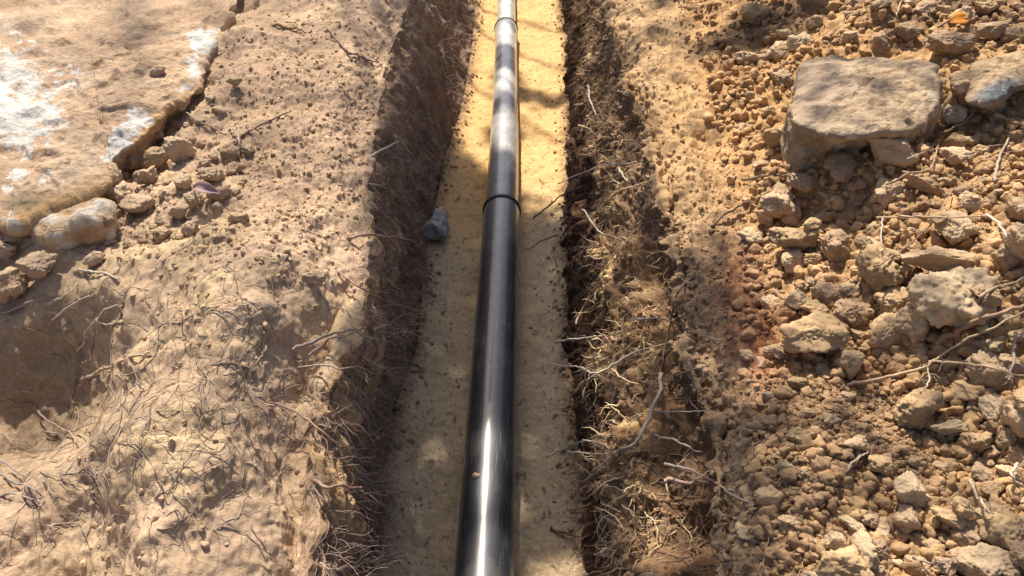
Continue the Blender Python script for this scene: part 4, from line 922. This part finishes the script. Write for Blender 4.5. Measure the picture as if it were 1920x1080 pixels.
# ------------------------------------------------------------------ leaves
def leaf(name, px, py, L, W, rot, c, label, curl=.3, lift=.012, tilt=.2):
    V = []; F = []; n = 12
    for i in range(n + 1):
        f = i / n; wd = W * math.sin(math.pi * f ** .8) * .5 + .0004
        for s in (-1, -.5, 0, .5, 1): V.append((f * L - L / 2, s * wd, curl * (abs(s) * wd) + .12 * L * math.sin(f * 3.14) * curl + .03 * L * math.sin(f * 9 + s)))
    V = np.array(V); F = grid_faces(n + 1, 5)
    m = bpy.data.materials.new(name + '_blade'); m.use_nodes = True; bb = m.node_tree.nodes['Principled BSDF']; bb.inputs['Roughness'].default_value = .6
    tn = m.node_tree.nodes.new('ShaderNodeTexNoise'); tn.inputs['Scale'].default_value = 90; rp = m.node_tree.nodes.new('ShaderNodeMix'); rp.data_type = 'RGBA'
    rp.inputs[6].default_value = (*c, 1); rp.inputs[7].default_value = (c[0] * .6, c[1] * .5, c[2] * .5, 1); m.node_tree.links.new(tn.outputs[0], rp.inputs[0]); m.node_tree.links.new(rp.outputs[2], bb.inputs['Base Color'])
    o = mesh_from(name, V, F, m); so_ = o.modifiers.new('thick', 'SOLIDIFY'); so_.thickness = .0004
    p, nn, zc = hit(px, py, True); o.location = p + np.array([0, 0, lift]); o.rotation_euler = (tilt, -.1, math.radians(rot)); return tag(o, label, 'leaf')
leaf('leaf', 1796, 50, .075, .045, 15, (.85, .33, .03), 'small bright orange leaf near the top right corner', lift=.02, tilt=.5)
leaf('leaf', 396, 378, .095, .030, -28, (.36, .24, .24), 'dry purple brown leaf on the clods below the huge boulder', lift=.028, tilt=.5, curl=.8)

# ------------------------------------------------------------------ the tree whose shade falls over the trench
def shade(px, py, pp, zone):
    """how much of the sun the crown takes away from a place on the ground"""
    q = np.zeros(len(px)); nn = fbm(pp, 3.5, 3, 77.); n2 = fbm(pp, 9, 2, 87.)
    zl_, zf, zr, zb_ = zone
    q = np.where(zl_, .31 + 0 * nn, q)
    ln = 285 + (px - 880) * .75
    fl = sstep(-28, 45, py - ln) * .995
    band = np.maximum(blob(px, py, 1010, 185, 70, 11, rot=12), blob(px, py, 948, 140, 30, 9)); band = np.clip(1.5 * np.maximum(np.maximum(band, blob(px, py, 945, 250, 34, 14)), blob(px, py, 952, 160, 30, 11)), 0, .985)
    fl = fl * (1 - .75 * sstep(893, 908, px) * sstep(978, 965, px) * sstep(840, 980, py))
    corner = sstep(-20, 20, (py - 1040) + (px - 1060) * .7)
    fl = np.maximum(fl, band) * (1 - .9 * corner)
    q = np.where(zf, fl, q)
    rw = np.clip(.45 + .9 * nn + .5 * n2, .05, .97); rw = np.where(py < 330, np.clip(.3 + nn, .0, .9), rw)
    q = np.where(zr, rw, q)
    z_ = pp[:, 2]; rw = np.where(z_ < .21, .99, np.where(z_ < .325, np.where(py > 300, .0, .6), .96))
    rb = np.clip(.28 + .4 * nn + .35 * n2, .0, .8)
    rb = rb * (1 - .8 * np.clip(blob(px, py, 1330, 250, 130, 210) + blob(px, py, 1500, 150, 170, 120), 0, 1))
    rb = np.maximum(rb, .93 * np.clip(1.3 * blob(px, py, 1320, 580, 70, 130) + 1.3 * blob(px, py, 1400, 900, 120, 190) + .9 * blob(px, py, 1590, 250, 110, 60) + 1.1 * blob(px, py, 1420, 60, 130, 30, rot=-20), 0, 1))
    q = np.where(zb_, rb, q); return np.clip(q, 0, .995)
Am = area_ok | (fine_ok & (PX > -500) & (PX < 2400) & (PY > -160) & (PY < 1500))
du = np.linalg.norm(np.gradient(P, axis=1), axis=-1); dv = np.gradient(Y)[:, None]; wgt = (du * dv * np.abs(np.einsum('ijk,k->ij', GN, SUN)) * Am).ravel(); 
colz = np.broadcast_to(col_i, X.shape).ravel()
# strip-stratified sample by sun-facing area
NL = 60000; cw = np.cumsum(wgt); tot = cw[-1]; u = (np.arange(NL) + rng.random(NL)) / NL * tot; idx = np.searchsorted(cw, u)
zone = (colz[idx] < c2, (colz[idx] >= c2) & (colz[idx] < c3), (colz[idx] >= c3) & (colz[idx] < c4), colz[idx] >= c4)
D = shade(PXf[idx], PYf[idx], Pf[idx], zone)
LA = .00112                                                     # mean area of one leaf seen from the ground
SV = Vector(SUN); clear = np.array([BV.ray_cast(Vector(Pf[i] + Nf[i] * .012) + SV * .01, SV, 3.0)[0] is None for i in idx])   # places the ground itself shades need no leaf
dens = clear * -np.log(1 - D) * tot / NL / LA                          # expected leaves per sample
kcount = rng.poisson(dens); src = np.repeat(idx, kcount); print('leaves', len(src), 'area', round(tot, 2))
nl = len(src); tt = np.where(colz[src] < c1, rng.uniform(10, 15, nl), rng.uniform(4.5, 6.5, nl)); LP = Pf[src] + SUN * tt[:, None] + rng.normal(size=(nl, 3)) * .012
a = rng.normal(size=(nl, 3)); a -= (a @ SUN)[:, None] * SUN * .75; a /= np.linalg.norm(a, axis=1)[:, None]
bdir = np.cross(a, SUN + rng.normal(size=(nl, 3)) * .25); bdir /= np.linalg.norm(bdir, axis=1)[:, None]
ll = rng.uniform(.055, .085, nl) / 2; ww = ll * .55
nn_ = np.cross(a, bdir)
LV = np.stack([LP - a * ll[:, None], LP + bdir * ww[:, None] + nn_ * (ww * .3)[:, None], LP + a * ll[:, None], LP - bdir * ww[:, None] + nn_ * (ww * .3)[:, None]], 1).reshape(-1, 3)
mleaf = bpy.data.materials.new('foliage'); mleaf.use_nodes = True; bl = mleaf.node_tree.nodes['Principled BSDF']; bl.inputs['Base Color'].default_value = (.06, .10, .03, 1); bl.inputs['Roughness'].default_value = .5
tree = bpy.data.objects.new('shade_tree', None); C.objects.link(tree); tb = np.array([-2.6, 8.6, .45]); tree.location = tb
tag(tree, 'leafy tree beyond the left bank whose crown shades the trench', 'tree')
mbark = bpy.data.materials.new('bark'); mbark.use_nodes = True; mbark.node_tree.nodes['Principled BSDF'].inputs['Base Color'].default_value = (.12, .09, .07, 1)
cc0 = LP.mean(0); TW = catm([tb - tb + np.array([0, 0, -.3]), np.array([.1, -.3, 1.6]), np.array([.3, -.9, 3.2]), cc0 - tb + np.array([0, .6, .6])], 8)
polys = [(TW, np.linspace(.16, .05, len(TW)), (.1, .08, .06))]
for k in range(14):
    i = rng.integers(10, len(TW) - 2); e = LP[rng.integers(nl)] - tb; m0 = (TW[i] + e) / 2 + np.array([0, 0, .3]); polys.append((catm([TW[i], m0, e], 6), np.linspace(.022, .004, 13), (.1, .08, .06)))
V, F, cc = tubes(polys, 7); mesh_from('trunk', V, F, mbark, parent=tree)
cr = mesh_from('crown', LV - tb, np.arange(len(LV)).reshape(-1, 4), mleaf, parent=tree)
print('done', round(time.time() - T0, 1))
